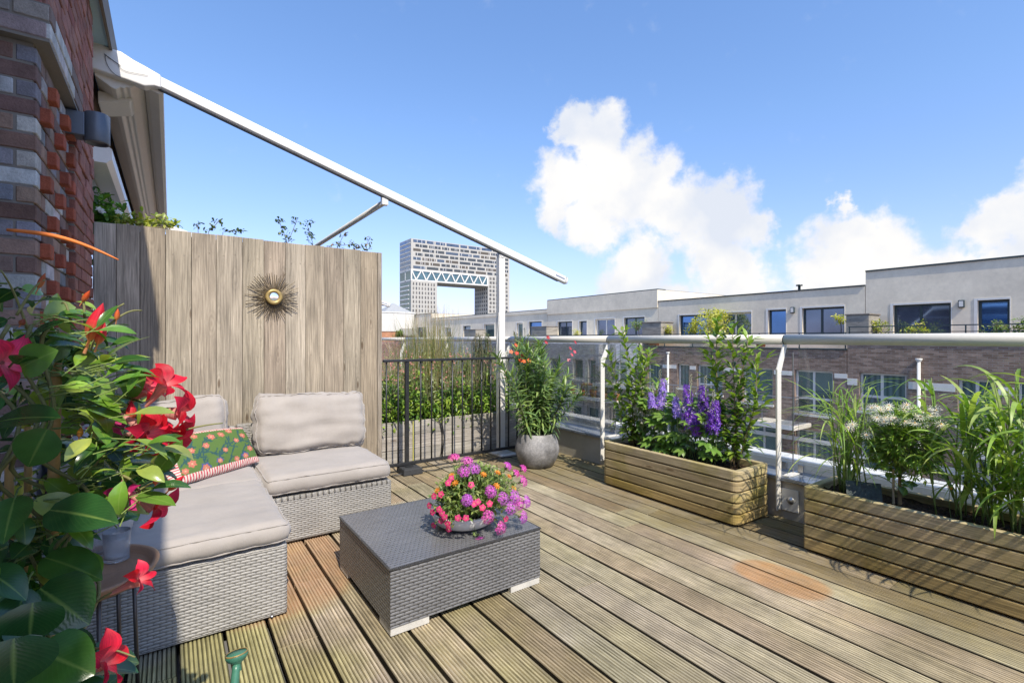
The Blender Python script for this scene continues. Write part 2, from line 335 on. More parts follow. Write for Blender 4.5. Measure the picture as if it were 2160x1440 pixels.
class MB:
    def __init__(s): s.v = []; s.f = []; s.c = []; s.uv = []
    def add(s, vs, fs, col=(1, 1, 1), uvs=None):
        o = len(s.v); s.v.extend([tuple(p) for p in vs])
        for k, f in enumerate(fs):
            s.f.append(tuple(i + o for i in f)); s.c.append(col[k] if isinstance(col, list) else col)
            if uvs is not None: s.uv.append([uvs[i] for i in f])
            else: s.uv.append(None)
    def box(s, c, d, grain=0, col=(1, 1, 1), M=None, taper=None):
        x, y, z = d[0] / 2, d[1] / 2, d[2] / 2; P = [Vector((a * x, b * y, e * z)) for a in (-1, 1) for b in (-1, 1) for e in (-1, 1)]
        if taper:
            for p in P:
                if p.z > 0: p.x *= taper; p.y *= taper
        fs = [(0, 1, 3, 2), (4, 6, 7, 5), (0, 4, 5, 1), (2, 3, 7, 6), (0, 2, 6, 4), (1, 5, 7, 3)]
        nx = [0, 0, 1, 1, 2, 2]; ou, ov = R_.uniform(0, 40), R_.uniform(0, 40)
        W_ = [(M @ p if M else p) + Vector(c) for p in P]; o = len(s.v); s.v.extend([tuple(p) for p in W_])
        for f, n in zip(fs, nx):
            ax = [a for a in (0, 1, 2) if a != n]
            ua = grain if grain in ax else ax[0]; va = [a for a in ax if a != ua][0]
            s.f.append(tuple(i + o for i in f)); s.c.append(col)
            s.uv.append([(P[i][ua] + ou, P[i][va] + ov + n * .37) for i in f])
        return s
    def bb(s, x0, x1, y0, y1, z0, z1, grain=0, col=(1, 1, 1)):
        return s.box(((x0 + x1) / 2, (y0 + y1) / 2, (z0 + z1) / 2), (x1 - x0, y1 - y0, z1 - z0), grain, col)
    def tube(s, path, r, n=8, col=(1, 1, 1), caps=True, close=False):
        path = [Vector(p) for p in path]; m = len(path); rs = r if hasattr(r, '__len__') else [r] * m
        o = []; pv = None; vs = []
        for i, p in enumerate(path):
            a = path[(i - 1) % m] if (close or i) else p; b = path[(i + 1) % m] if (close or i < m - 1) else p
            d = (b - a).normalized() if (b - a).length > 1e-9 else Vector((0, 0, 1))
            if pv is None: pv = d.orthogonal().normalized()
            pv = (pv - d * pv.dot(d)); pv = pv.normalized() if pv.length > 1e-6 else d.orthogonal().normalized()
            q = d.cross(pv)
            for k in range(n):
                an = 2 * math.pi * k / n; vs.append(p + (pv * math.cos(an) + q * math.sin(an)) * rs[i])
        fs = []
        for i in range(m if close else m - 1):
            for k in range(n): a = i * n; b = ((i + 1) % m) * n; fs.append((a + k, a + (k + 1) % n, b + (k + 1) % n, b + k))
        if caps and not close: fs.append(tuple(range(n))[::-1]); fs.append(tuple((m - 1) * n + k for k in range(n)))
        uvs = [((i // n) * .1, (i % n) / n) for i in range(len(vs))]
        s.add(vs, fs, col, uvs); return s
    def lathe(s, c, prof, n=32, col=(1, 1, 1), M=None):
        vs = []; c = Vector(c)
        for (r, z) in prof:
            for k in range(n):
                a = 2 * math.pi * k / n; p = Vector((r * math.cos(a), r * math.sin(a), z)); vs.append((M @ p if M else p) + c)
        fs = [(i * n + k, i * n + (k + 1) % n, (i + 1) * n + (k + 1) % n, (i + 1) * n + k) for i in range(len(prof) - 1) for k in range(n)]
        s.add(vs, fs, col, [((i % n) / n, (i // n) * .05) for i in range(len(vs))]); return s
    def prism(s, poly, y0, y1, axis=1, col=(1, 1, 1)):
        n = len(poly)
        def mk(a, b, t): return (a, t, b) if axis == 1 else ((t, a, b) if axis == 0 else (a, b, t))
        vs = [mk(a, b, y0) for a, b in poly] + [mk(a, b, y1) for a, b in poly]
        fs = [(k, (k + 1) % n, n + (k + 1) % n, n + k) for k in range(n)] + [tuple(range(n))[::-1], tuple(range(n, 2 * n))]
        L = [0]
        for k in range(n): L.append(L[-1] + math.dist(poly[k], poly[(k + 1) % n]))
        s.add(vs, fs, col, [(y0, L[k]) for k in range(n)] + [(y1, L[k]) for k in range(n)]); return s
    def leaf(s, b, d, up, L, Wd, bend=.3, fold=.25, prof=(.0, .62, 1, .8, .0), col=(.1, .2, .05), seg=5, tw=0):
        b = Vector(b); d = Vector(d).normalized(); sd = d.cross(Vector(up))
        if sd.length < 1e-4: sd = d.orthogonal()
        sd.normalize(); u = sd.cross(d).normalized(); vs = []; uvs = []; p = b.copy(); st = L / seg; np_ = len(prof) - 1
        for i in range(seg + 1):
            t = i / seg; k = t * np_; j = min(int(k), np_ - 1); w = (prof[j] + (prof[j + 1] - prof[j]) * (k - j)) * Wd / 2
            a = bend * t; dd = d * math.cos(a) - u * math.sin(a); uu = u * math.cos(a) + d * math.sin(a)
            if i: p = p + dd * st
            if tw:
                ca, sa = math.cos(tw * t), math.sin(tw * t); s2 = sd * ca + uu * sa
            else: s2 = sd
            vs += [p - s2 * w + uu * w * fold, p, p + s2 * w + uu * w * fold]; uvs += [(0, t), (.5, t), (1, t)]
        fs = []
        for i in range(seg): a = i * 3; fs += [(a, a + 1, a + 4, a + 3), (a + 1, a + 2, a + 5, a + 4)]
        s.add(vs, fs, col, uvs)
    def build(s, name, mat, parent=None, smooth=False, bevel=0, seg=2, at=None):
        me = bpy.data.meshes.new(name)
        V = s.v
        if at is not None: V = [(a - at[0], b - at[1], c - at[2]) for a, b, c in V]
        me.from_pydata(V, [], s.f); me.materials.append(MATS[mat])
        ca = me.attributes.new('Col', 'FLOAT_COLOR', 'FACE')
        ca.data.foreach_set('color', np.array([(*c, 1) for c in s.c], dtype=np.float32).ravel())
        ul = me.uv_layers.new(name='UVMap')
        flat = []
        for f, u, pl in zip(s.f, s.uv, me.polygons):
            if u is None:
                n = pl.normal; ax = max(range(3), key=lambda q: abs(n[q])); a, b = [(1, 2), (0, 2), (0, 1)][ax]
                for i in f: flat += [V[i][a], V[i][b]]
            else:
                for q in u: flat += [q[0], q[1]]
        ul.data.foreach_set('uv', np.array(flat, dtype=np.float32))
        if smooth: me.polygons.foreach_set('use_smooth', [True] * len(me.polygons))
        me.update(); o = bpy.data.objects.new(name, me); COL.objects.link(o)
        if at is not None: o.location = at
        if bevel:
            m = o.modifiers.new('bevel', 'BEVEL'); m.width = bevel; m.segments = seg; m.limit_method = 'ANGLE'; m.angle_limit = rad(40)
        if parent: 
            o.parent = parent
            if at is None or 1: o.matrix_parent_inverse = parent.matrix_basis.inverted()
        return o

def tag(o, label=None, cat=None, group=None, kind=None):
    if label: o['label'] = label
    if cat: o['category'] = cat
    if group: o['group'] = group
    if kind: o['kind'] = kind
    return o
def empty(name, loc, label, cat, group=None):
    o = bpy.data.objects.new(name, None); o.empty_display_size = .1; COL.objects.link(o); o.location = loc
    return tag(o, label, cat, group)
def fix(o):  # flip outwards
    bm = bmesh.new(); bm.from_mesh(o.data); bmesh.ops.recalc_face_normals(bm, faces=bm.faces); bm.to_mesh(o.data); bm.free(); return o
def B(*a, **k): return MB().bb(*a, **k)
# ================================================================== SETTING
g = MB(); g.box((300, 300, -17.2), (3000, 3000, .4)); MATS['ground_mat'] = None
t = NT('ground_mat'); n = t.noise(t.pos(), .08, 8, .6); t.done(t.pr(t.ramp(n, [(.35, (.10, .12, .06)), (.5, (.22, .21, .19)), (.7, (.16, .16, .155))]), .95))
tag(g.build('ground', 'ground_mat'), kind='structure')

def deck():
    m = MB(); pitch = .1695; x0 = .366 - pitch * 12 + .0
    gap = .014; nr = 10; k = 0; x = x0
    while x < 3.62:
        w = pitch - gap; xa = x + gap / 2; y = -2.2 - R_.uniform(0, 2)
        while y < 7.5:
            L = R_.choice([2.4, 3.0, 3.6]) + R_.uniform(-.2, .2); ya, yb = y + .003, min(y + L, 7.6) - .003
            if x < -.45 and yb > 2.6: yb = 2.62
            dz = R_.uniform(-.002, .002); dx = R_.uniform(-.002, .002)
            pts = [(xa, -.028), (xa, -.004)]; rw = w / nr
            for j in range(nr):
                a = xa + j * rw; pts += [(a + rw * .12, 0), (a + rw * .62, 0), (a + rw * .74, -.0055), (a + rw * .98, -.0055)]
            pts += [(xa + w, -.004), (xa + w, -.028)]
            pts = [(p + dx, q + dz) for p, q in pts]; n = len(pts)
            c = col_j(lerp((.345, .28, .18), (.425, .36, .265), R_.random()), .12)
            vs = [(p, ya, q) for p, q in pts] + [(p, yb, q) for p, q in pts]; off = R_.uniform(0, 20)
            uvs = [(ya + off, p + k) for p, q in pts] + [(yb + off, p + k) for p, q in pts]
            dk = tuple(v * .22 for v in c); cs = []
            fs = []
            for i in range(n - 1):
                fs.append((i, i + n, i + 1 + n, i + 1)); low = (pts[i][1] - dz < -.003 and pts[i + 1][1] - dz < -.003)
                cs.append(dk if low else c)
            fs += [tuple(range(n)), tuple(range(n, 2 * n))[::-1]]; cs += [c, c]
            m.add(vs, fs, cs, uvs); y += L
            if x < -.45 and y > 2.5: break
        x += pitch; k += 1
    o = m.build('deck', 'deck_wood'); tag(o, kind='structure')
    # joists and roof skin beneath the planks
    m = B(-2.2, 3.66, -2.2, 7.6, -.12, -.075); o = m.build('roof_membrane', 'roof_felt'); tag(o, kind='structure')
deck()

# ------------------------------------------------------------------ own building
def house():
    t = empty('brick_house', (-.45, 2.65, 0), 'brick house with projecting red bricks along the left edge of the terrace', 'house')
    XW = -.44
    def bricks(m, x_face, ya, yb, z0, z1, mode, axis='y', pal=None, hh=.0700, bl=.165, ml=.008, jig=.0025, depth=.09, head=False):
        nrow = int(round((z1 - z0) / hh))
        for r in range(nrow):
            z = z0 + r * hh; half = (r % 2) * .5; y = ya
            step = bl if not head else .085
            first = True
            while y < yb - .01:
                L = step * (half if (first and half) else 1) if not head else step
                L = min(L, yb - y); first = False
                c = pal(r, y); j = R_.uniform(-jig, jig)
                if axis == 'y': m.bb(x_face - depth, x_face + j, y + ml / 2, y + L - ml / 2, z + ml / 2, z + hh - ml / 2, 1, c)
                else: m.bb(y + ml / 2, y + L - ml / 2, x_face + j, x_face + depth, z + ml / 2, z + hh - ml / 2, 0, c)
                y += L
    def grey(r, y):
        q = R_.random()
        if q < .24: return col_j((.44, .43, .43), .2)
        if q < .4: return col_j((.22, .23, .26), .2)
        if q < .75: return col_j((.19, .125, .11), .2)
        return col_j((.25, .18, .15), .2)
    def red(r, y): return col_j(lerp((.25, .10, .08), (.34, .17, .14), R_.random()), .15)
    m = MB(); mort = MB()
    # front strip of the wall (faces +x) and its return (faces -y)
    Y0, Y1 = 2.70, 3.46
    bricks(m, XW, Y0 + .095, Y1, -.05, 2.47, 0, pal=grey)
    bricks(m, Y0, -1.45, XW + .003, -.05, 2.47, 0, axis='x', pal=grey, bl=.21)
    # two grey courses of the lintel band stepping out over it
    bricks(m, XW + .05, Y0 - .05, 3.52, 2.49, 2.63, 0, pal=lambda r, y: col_j((.48, .48, .47), .1) if R_.random() < .7 else col_j((.22, .17, .15), .1), bl=.2)
    bricks(m, Y0 - .05, -1.45, XW + .047, 2.49, 2.63, 0, axis='x', pal=lambda r, y: col_j((.30, .26, .25), .2), bl=.21)
    # red brick above the band, out to the awning
    bricks(m, XW + .027, Y0 - .03, 4.17, 2.63, 3.40, 0, pal=red, hh=.070, bl=.19, jig=.0035)
    bricks(m, Y0 - .03, -1.45, XW + .024, 2.63, 3.40, 0, axis='x', pal=red)
    # red quoin below it
    bricks(m, XW + .027, Y1 + .012, 4.17, -.05, 2.62, 0, pal=red, hh=.070, bl=.19, jig=.006)
    # projecting red headers in a diamond rhythm
    ys = [2.80, 2.93, 3.10, 3.24, 3.39]
    for r in range(36):
        z = -.05 + r * .07
        for j, y in enumerate(ys):
            if (r + j * 2) % 4 == 0 or (j == 4 and r % 2 == 0):
                if z > .3: m.bb(XW - .02, XW + .032, y - .036, y + .036, z + .005, z + .065, 1, col_j((.30, .085, .05), .2))
    m.build('brick_face', 'brick', t, bevel=.0035, seg=1)
    mort.bb(-.60, XW - .012, Y0 + .005, Y1 + .02, -.1, 2.49); mort.bb(-1.45, XW - .015, Y0 + .006, Y0 + .2, -.1, 2.488)
    mort.bb(-.60, XW + .044, Y0 - .044, 3.515, 2.482, 2.632); mort.bb(-1.45, XW, Y0 - .043, Y0 + .2, 2.484, 2.633); mort.bb(-.60, XW + .020, Y0 - .024, 4.165, 2.6335, 3.41); mort.bb(-1.45, XW + .001, Y0 - .023, Y0 + .2, 2.634, 3.412)
    mort.bb(-.60, XW + .018, Y1 + .018, 4.163, -.1, 2.62)
    mort.c = [(.20, .185, .165)] * len(mort.c); mort.build('mortar', 'plain', t)
    # wall beyond the quoin (dark in the eave's shade) and the mass of the house
    MB().bb(-.72, -.50, 4.19, 13, -.05, 3.40).build('far_wall', 'brick_brown', t)
    MB().bb(-6, -.73, 2.86, 13, -.05, 3.40).bb(-6, -1.46, -6, 2.85, -.05, 3.40).bb(-6, 3.65, -6, 13, -17, -.13).build('house_body', 'brick_brown', t)
    # glazed doors of the recess behind the photographer's left
    for i in range(4):
        f = MB(); y = -3 + i * 1.3
        for a, b_, c, d in ((y, y + .07, 0, 2.3), (y + 1.2, y + 1.27, 0, 2.3), (y + .07, y + 1.2, 0, .1), (y + .07, y + 1.2, 2.22, 2.3)): f.bb(-1.46, -1.40, a, b_, c, d)
        fo = f.build('garden_door', 'white_metal', t); B(-1.44, -1.43, y + .07, y + 1.2, .1, 2.22).build('pane', 'window_glass', fo)
    # eave: soffit, fascia, gutter edge; unseen near stretch set back to light the plants
    MB().bb(-1.5, -.363, 2.601, 13, 3.405, 3.45).bb(-1.5, -.435, -6, 2.6, 3.405, 3.45).build('soffit', 'soffit_paint', t)
    MB().bb(-.363, -.345, 2.60, 13, 3.38, 3.58, 1, (.17, .15, .12)).bb(-.435, -.42, -6, 2.60, 3.38, 3.58, 1, (.17, .15, .12)).build('fascia', 'plain', t)
    B(-6, -.436, -6, 13, 3.451, 3.62).build('roof', 'roof_felt', t)
    # screen box over the garden window beyond the fence
    pr = [(-.50, 2.50), (-.36, 2.50), (-.33, 2.53), (-.33, 2.60), (-.37, 2.63), (-.50, 2.63)]
    MB().prism(pr, 4.32, 8.8).build('screen_box', 'white_metal', t)
    MB().bb(-.50, -.44, 4.25, 4.33, .3, 2.6).build('window_frame', 'white_metal', t)
    B(-.503, -.47, 4.34, 8.7, .3, 2.49).build('window_pane', 'window_glass', t)
house()

def lamp():
    t = empty('wall_lamp', (-.40, 3.3, 2.42), 'dark grey cylinder downlight mounted on the brick wall', 'lamp')
    z = 2.41; B(-.442, -.365, 3.33, 3.43, z - .06, z + .06).build('mount', 'lamp_metal', t, bevel=.004)
    MB().lathe((-.320, 3.38, z), [(0, .075), (.052, .075), (.055, .072), (.055, -.072), (.052, -.078), (.045, -.078), (.045, -.06), (0, -.06)], 40).build('lamp_shade', 'lamp_metal', t, True)
    MB().lathe((-.320, 3.38, z - .0605), [(0, 0), (.043, 0), (.043, -.004), (0, -.004)], 24).build('lens', 'steel', t)
lamp()

def awning():
    t = empty('retracted_awning', (-.4, 4.6, 3.2), 'long cream awning cassette with a sloping white guide rail on a post', 'awning')
    Y0, Y1 = 4.55, 10.4
    prof = [(-.45, 3.43), (-.30, 3.42), (-.20, 3.37), (-.165, 3.30), (-.165, 3.235), (-.20, 3.20), (-.25, 3.165), (-.27, 3.168), (-.285, 3.15), (-.305, 3.155), (-.33, 3.13), (-.36, 3.14), (-.45, 3.20)]
    MB().prism(prof, Y0 + .06, Y1).build('cassette', 'cream_metal', t, bevel=.006)
    prof = [(-.163, 3.30), (-.163, 3.22), (-.135, 3.19), (-.075, 3.17), (-.045, 3.18), (-.045, 3.27), (-.08, 3.30)]
    MB().prism(prof, Y0 + .06, Y1 - .1).build('front_bar', 'cream_metal', t, bevel=.006)
    MB().prism([(-.45, 3.08), (-.26, 3.13), (-.24, 3.17), (-.45, 3.17)], Y0 + .25, Y0 + .55).build('wall_bracket', 'cream_metal', t, bevel=.008)
    def rl(x): return 3.28 - .3005 * (x + .17)
    for Y in (4.60, 10.4):
        # shaped end cap plate running into the rail
        up = [(-.475, 3.43), (-.32, 3.39), (-.16, 3.335), (-.06, rl(-.06) + .048)]; lo = [(-.06, rl(-.06) - .050), (-.10, 3.200), (-.16, 3.180), (-.25, 3.195), (-.33, 3.205), (-.475, 3.225)]
        o = MB().prism(up + lo, Y - .050, Y + .04).build('end_cap', 'white_metal', t, bevel=.012, seg=3)
        if Y < 5:
            c = [(-.39, Y - .056, 3.34), (-.35, Y - .056, 3.315), (-.30, Y - .056, 3.285)]; MB().tube(c, .0025, 5).build('slot', 'black_metal', o)
            c = [(-.385 + .12 * (1 - math.cos(a)) * .8, Y - .056, 3.33 - .13 * math.sin(a)) for a in np.linspace(0, 1.5, 12)]; MB().tube(c, .0018, 5).build('seam', 'black_metal', o)
            c = [(-.31 + .06 * (1 - math.cos(a)), Y - .056, 3.285 - .032 * math.sin(a)) for a in np.linspace(0, 1.5, 8)] + [(-.14, Y - .056, 3.262)]; MB().tube(c, .0012, 5).build('seam', 'black_metal', o)
        xe = 4.00 if Y < 5 else 3.93
        # rail: octagonal section, dark channel below
        ang = math.atan(.3005); M = Matrix.Rotation(ang, 3, 'Y'); L = (xe + .20) / math.cos(ang); cx, cz = (xe - .20) / 2, rl((xe - .20) / 2)
        sec = [(-.034, .012), (-.034, -.030), (-.018, -.044), (.018, -.044), (.034, -.030), (.034, .012), (.020, .046), (-.020, .046)]
        m = MB(); n = 8; vs = []
        for sx in (-L / 2, L / 2):
            for (a, b) in sec: vs.append(M @ Vector((sx, a, b)) + Vector((cx, Y, cz)))
        m.add(vs, [(k, (k + 1) % n, n + (k + 1) % n, n + k) for k in range(n)] + [tuple(range(n))[::-1], tuple(range(n, 2 * n))])
        r = m.build('guide_rail', 'white_metal', t, bevel=.005, seg=3); fix(r)
        MB().box(Vector((cx, Y, cz)) + M @ Vector((0, 0, -.046)), (L - .2, .026, .012), M=M).build('channel', 'black_metal', r)
        e = Vector((cx, Y, cz)) + M @ Vector((L / 2, 0, 0)); vs = []
        m = MB()
        for k, (sx, sc) in enumerate(((0, 1), (.02, .97), (.036, .8), (.046, .45), (.048, .02))):
            for (a, b) in sec: vs.append(M @ Vector((sx, a * sc, b * sc)) + e)
        m.add(vs, [(i * n + k, i * n + (k + 1) % n, (i + 1) * n + (k + 1) % n, (i + 1) * n + k) for i in range(4) for k in range(n)])
        fix(m.build('rail_end', 'white_metal', r, True))
        MB().box(e + M @ Vector((-.10, -.0345, .004)), (.15, .004, .016), M=M).build('slot', 'steel', r)
        MB().box(e + M @ Vector((-.004, -.0345, 0)), (.004, .003, .07), M=M).build('joint', 'black_metal', r)
    MB().tube([(1.706, 4.62, 2.63), (1.706, 10.38, 2.63)], .028, 16).build('cross_beam', 'cream_metal', t, True)
    B(1.675, 1.737, 4.59, 4.64, 2.60, 2.69).build('beam_bracket', 'white_metal', t, bevel=.004)
    p = B(3.035, 3.115, 4.600, 4.665, .03, 2.215).build('post', 'white_metal', t, bevel=.004)
    MB().prism([(3.037, 2.215), (3.113, 2.215), (3.113, 2.26), (3.09, 2.31), (3.06, 2.31), (3.037, 2.26)], 4.597, 4.66).build('post_head', 'white_metal', p, bevel=.004)
    MB().lathe((3.076, 4.597, 2.255), [(0, -.006), (.027, -.006), (.031, 0), (.031, .004)], 24, M=Matrix.Rotation(rad(-90), 3, 'X') @ Matrix.Rotation(math.pi, 3, 'X')).build('pivot_disc', 'steel', p, True)
    B(2.96, 3.18, 4.44, 4.72, .001, .03).build('base_plate', 'white_metal', t, bevel=.01)
    B(3.0, 3.10, 10.37, 10.43, -.6, 2.25).build('post', 'white_metal', t, bevel=.004)
    MB().tube([(3.03, 4.60, 1.60), (2.99, 4.58, 1.2), (3.0, 4.59, .3)], .0035, 6).build('cable', 'white_metal', t)
awning()

# ------------------------------------------------------------------ terrace edge
def edge():
    w = empty('parapet_wall', (3.66, 2, 0), 'low cream parapet wall with grey metal coping under the glass balustrade', 'wall')
    B(3.665, 4.12, -3, 12.2, -.12, .27).build('wall', 'parapet_paint', w)
    B(3.640, 3.93, -3.02, 12.25, .271, .300, 1).build('coping', 'coping_metal', w, bevel=.006)
    B(3.931, 4.13, -3.02, 12.25, .272, .375, 1).build('outer_kerb', 'white_metal', w, bevel=.012)
    MB().prism([(3.90, .301), (3.929, .301), (3.929, .36), (3.915, .36)], -3, 12.2).build('flashing', 'white_metal', w)
    b = empty('glass_balustrade', (3.70, 2, .3), 'clear glass balustrade with a round cream handrail along the right side', 'balustrade')
    XR = 3.72; ys = [-1.73, .04, 1.81, 3.58, 5.35, 7.12, 8.89, 10.66]
    for a, c in zip([-3] + ys, ys + [12.2]):
        MB().tube([(XR, a + .004, H - .003), (XR, c - .004, H - .003)], .037, 24).build('handrail', 'cream_metal', b, True)
    for y in ys:
        MB().tube([(XR, y - .004, H - .003), (XR, y + .004, H - .003)], .0345, 24).build('rail_joint', 'black_metal', b)
        pf = [(3.600, .06), (3.655, .06), (3.655, 1.06), (3.735, 1.24), (3.735, 1.262), (3.700, 1.262), (3.600, 1.08)]
        MB().prism(pf, y - .007, y + .007).build('post', 'white_metal', b, bevel=.002, seg=1)
        MB().bb(3.6555, 3.663, y - .125, y - .008, .06, .22).build('bracket', 'white_metal', b, bevel=.003)
        MB().lathe((3.655, y - .07, .14), [(.0, -.016), (.015, -.016), (.018, -.004), (.026, -.004), (.026, 0)], 16, M=Matrix.Rotation(rad(90), 3, 'Y')).build('bolt', 'steel', b, True)
        B(3.6555, 3.87, y - .06, y - .01, .302, .310).build('clamp_plate', 'white_metal', b)
        for s in (-1, 1):
            B(3.825, 3.842, y + s * .06 - .02, y + s * .06 + .02, .31, .37).build('glass_clamp', 'steel', b, bevel=.003)
        MB().tube([(3.80, y - .02, .31), (3.80, y - .02, 1.20)], .0045, 8).build('rod', 'steel', b)
    for a, c in zip([-3] + ys, ys + [12.2]):
        B(3.847, 3.855, a + .035, c - .035, .335, 1.245).build('glass_panel', 'clear_glass', b)
edge()

# ------------------------------------------------------------------ fence screen + sun mirror
def fence():
    t = empty('privacy_fence', (.6, 4.45, 0), 'weathered vertical board privacy fence behind the sofa', 'fence')
    xs = [aty(p, 600, 4.45).x for p in (197, 245, 295, 349, 404, 456, 512, 557, 602, 645, 685, 725, 761, 796)]
    m = MB(); nails = MB()
    for i in range(len(xs) - 1):
        a, b = xs[i] + .0015, xs[i + 1] - .0015; c = lerp((.35, .285, .21), (.45, .385, .30), R_.random()); c = col_j(c, .06)
        top = 2.118 - .0010 * i + R_.uniform(-.004, .004); dy = R_.uniform(-.0015, .0015)
        m.bb(a, b, 4.45 + dy, 4.472 + dy, .02, top, 2, c)
        for z in (.35, 1.15, 1.95):
            for k in (.28, .72): nails.lathe((a + (b - a) * k, 4.4495 + dy, z + R_.uniform(-.02, .02)), [(0, -.0015), (.0035, -.001), (.0045, .001)], 8, M=Matrix.Rotation(rad(-90), 3, 'X') @ Matrix.Rotation(math.pi, 3, 'X'))
    m.build('boards', 'fence_wood', t, bevel=.002, seg=1); nails.build('nails', 'steel', t)
    MB().bb(xs[-1] + .001, xs[-1] + .042, 4.445, 4.52, .02, 2.105, 2, (.33, .28, .22)).build('end_post', 'fence_wood', t, bevel=.003)
    MB().bb(-.42, 1.60, 4.4745, 4.482, .03, 2.08, 2, (.16, .13, .1)).build('backing', 'fence_wood', t)
    MB().bb(-.42, 1.59, 4.483, 4.51, .30, .40, 0, (.35, .3, .24)).bb(-.42, 1.59, 4.483, 4.51, 1.1, 1.2, 0, (.35, .3, .24)).bb(-.42, 1.59, 4.483, 4.51, 1.9, 2.0, 0, (.35, .3, .24)).build('back_rails', 'fence_wood', t)
    c = aty(578, 626, 4.40)
    s = empty('sunburst_mirror', c, 'small round mirror in a gold sunburst of thin rays on the fence', 'mirror')
    M = Matrix.Rotation(rad(90), 3, 'X'); m = MB()
    for k in range(66):
        a = 2 * math.pi * k / 66 + R_.uniform(-.02, .02); r1 = R_.choice([.16, .185, .205]) + R_.uniform(-.012, .012); y = R_.uniform(-.004, .012)
        p0 = Vector((math.cos(a) * .05, 0, math.sin(a) * .05)); p1 = Vector((math.cos(a + .02) * r1, R_.uniform(-.006, .012), math.sin(a + .02) * r1))
        m.tube([c + p0 + Vector((0, .02, 0)), c + p1 + Vector((0, .02 + y, 0))], [.0032, .0022], 5, (1, 1, 1))
    m.build('rays', 'ray_metal', s)
    MB().lathe(c, [(.036, .004), (.04, .012), (.058, .012), (.064, .004), (.064, -.012), (.036, -.012)], 40, M=M).build('ring', 'gold', s, True)
    MB().lathe(c, [(0, .006), (.030, .0055), (.037, .004), (.038, -.004)], 40, M=M).build('mirror_glass', 'mirror', s, True)
fence()

# ------------------------------------------------------------------ black railing, planter behind it
def railing():
    t = empty('black_railing', (1.9, 4.52, 0), 'black metal bar railing between the wooden fence and the white post', 'railing')
    Y = 4.52
    B(1.66, 3.60, Y - .022, Y + .022, 1.078, 1.102).build('top_rail', 'black_metal', t, bevel=.002)
    B(1.70, 3.60, Y - .018, Y + .018, .070, .098).build('bottom_rail', 'black_metal', t, bevel=.002)
    k = 0; x = 1.690
    while x < 3.55:
        if abs(x - 1.9) > .03: MB().tube([(x, Y, .095), (x, Y, 1.086)], .0085, 8).build('baluster', 'black_metal', t, True)
        x += .118
    B(1.878, 1.916, Y - .015, Y + .015, .03, 1.085).build('post', 'black_metal', t, bevel=.002)
    f = MB(); f.box((1.905, 4.47, .032), (.20, .20, .062), taper=.93); f.build('foot', 'rubber', t, bevel=.01, seg=2)
    MB().bb(1.86, 1.935, 4.44, 4.56, .063, .071).build('foot_plate', 'black_metal', t)
    c = MB(); pts = [(1.7, 4.40, .02)] + [(1.7 + .11 * i, 4.40 + .02 * math.sin(i * 1.3), .012 + .008 * (i % 2)) for i in range(1, 14)]; c.tube(pts, .006, 6)
    tag(c.build('cable', 'black_metal', None, True), 'thin black cable lying on the deck along the bottom of the railing', 'cable')
    p = empty('wooden_planter', (2.4, 4.78, 0), 'grey board planter behind the black railing', 'planter')
    m = MB()
    for i in range(3):
        z0 = .02 + i * .145
        m.bb(1.45, 3.50, 4.76, 4.785, z0, z0 + .142, 0, col_j((.42, .39, .34), .06)); m.bb(1.45, 3.50, 5.38, 5.405, z0, z0 + .142, 0, col_j((.42, .39, .34), .06))
        m.bb(1.45, 1.475, 4.786, 5.379, z0, z0 + .142, 1, (.4, .37, .32)); m.bb(3.475, 3.50, 4.786, 5.379, z0, z0 + .142, 1, (.4, .37, .32))
    m.build('boards', 'fence_wood', p, bevel=.003, seg=1)
    B(2.06, 2.075, 4.752, 4.759, .02, .45, col=(.45, .42, .12)).build('stake', 'plain', p)
    B(1.476, 3.474, 4.786, 5.379, .3, .40).build('soil', 'soil', p)
    d = empty('drain_hose', (2.35, 4.74, .4), 'pair of thin black irrigation hoses hanging over the grey planter', 'hose')
    for q in (0, .022):
        MB().tube([(2.30 + q, 4.80, .42), (2.33 + q, 4.752, .45), (2.37 + q * 1.2, 4.745, .40), (2.40 + q, 4.748, .25), (2.385 + q, 4.746, .10), (2.36 + q, 4.73, .01)], .004, 6).build('hose', 'black_metal', d, True)
railing()

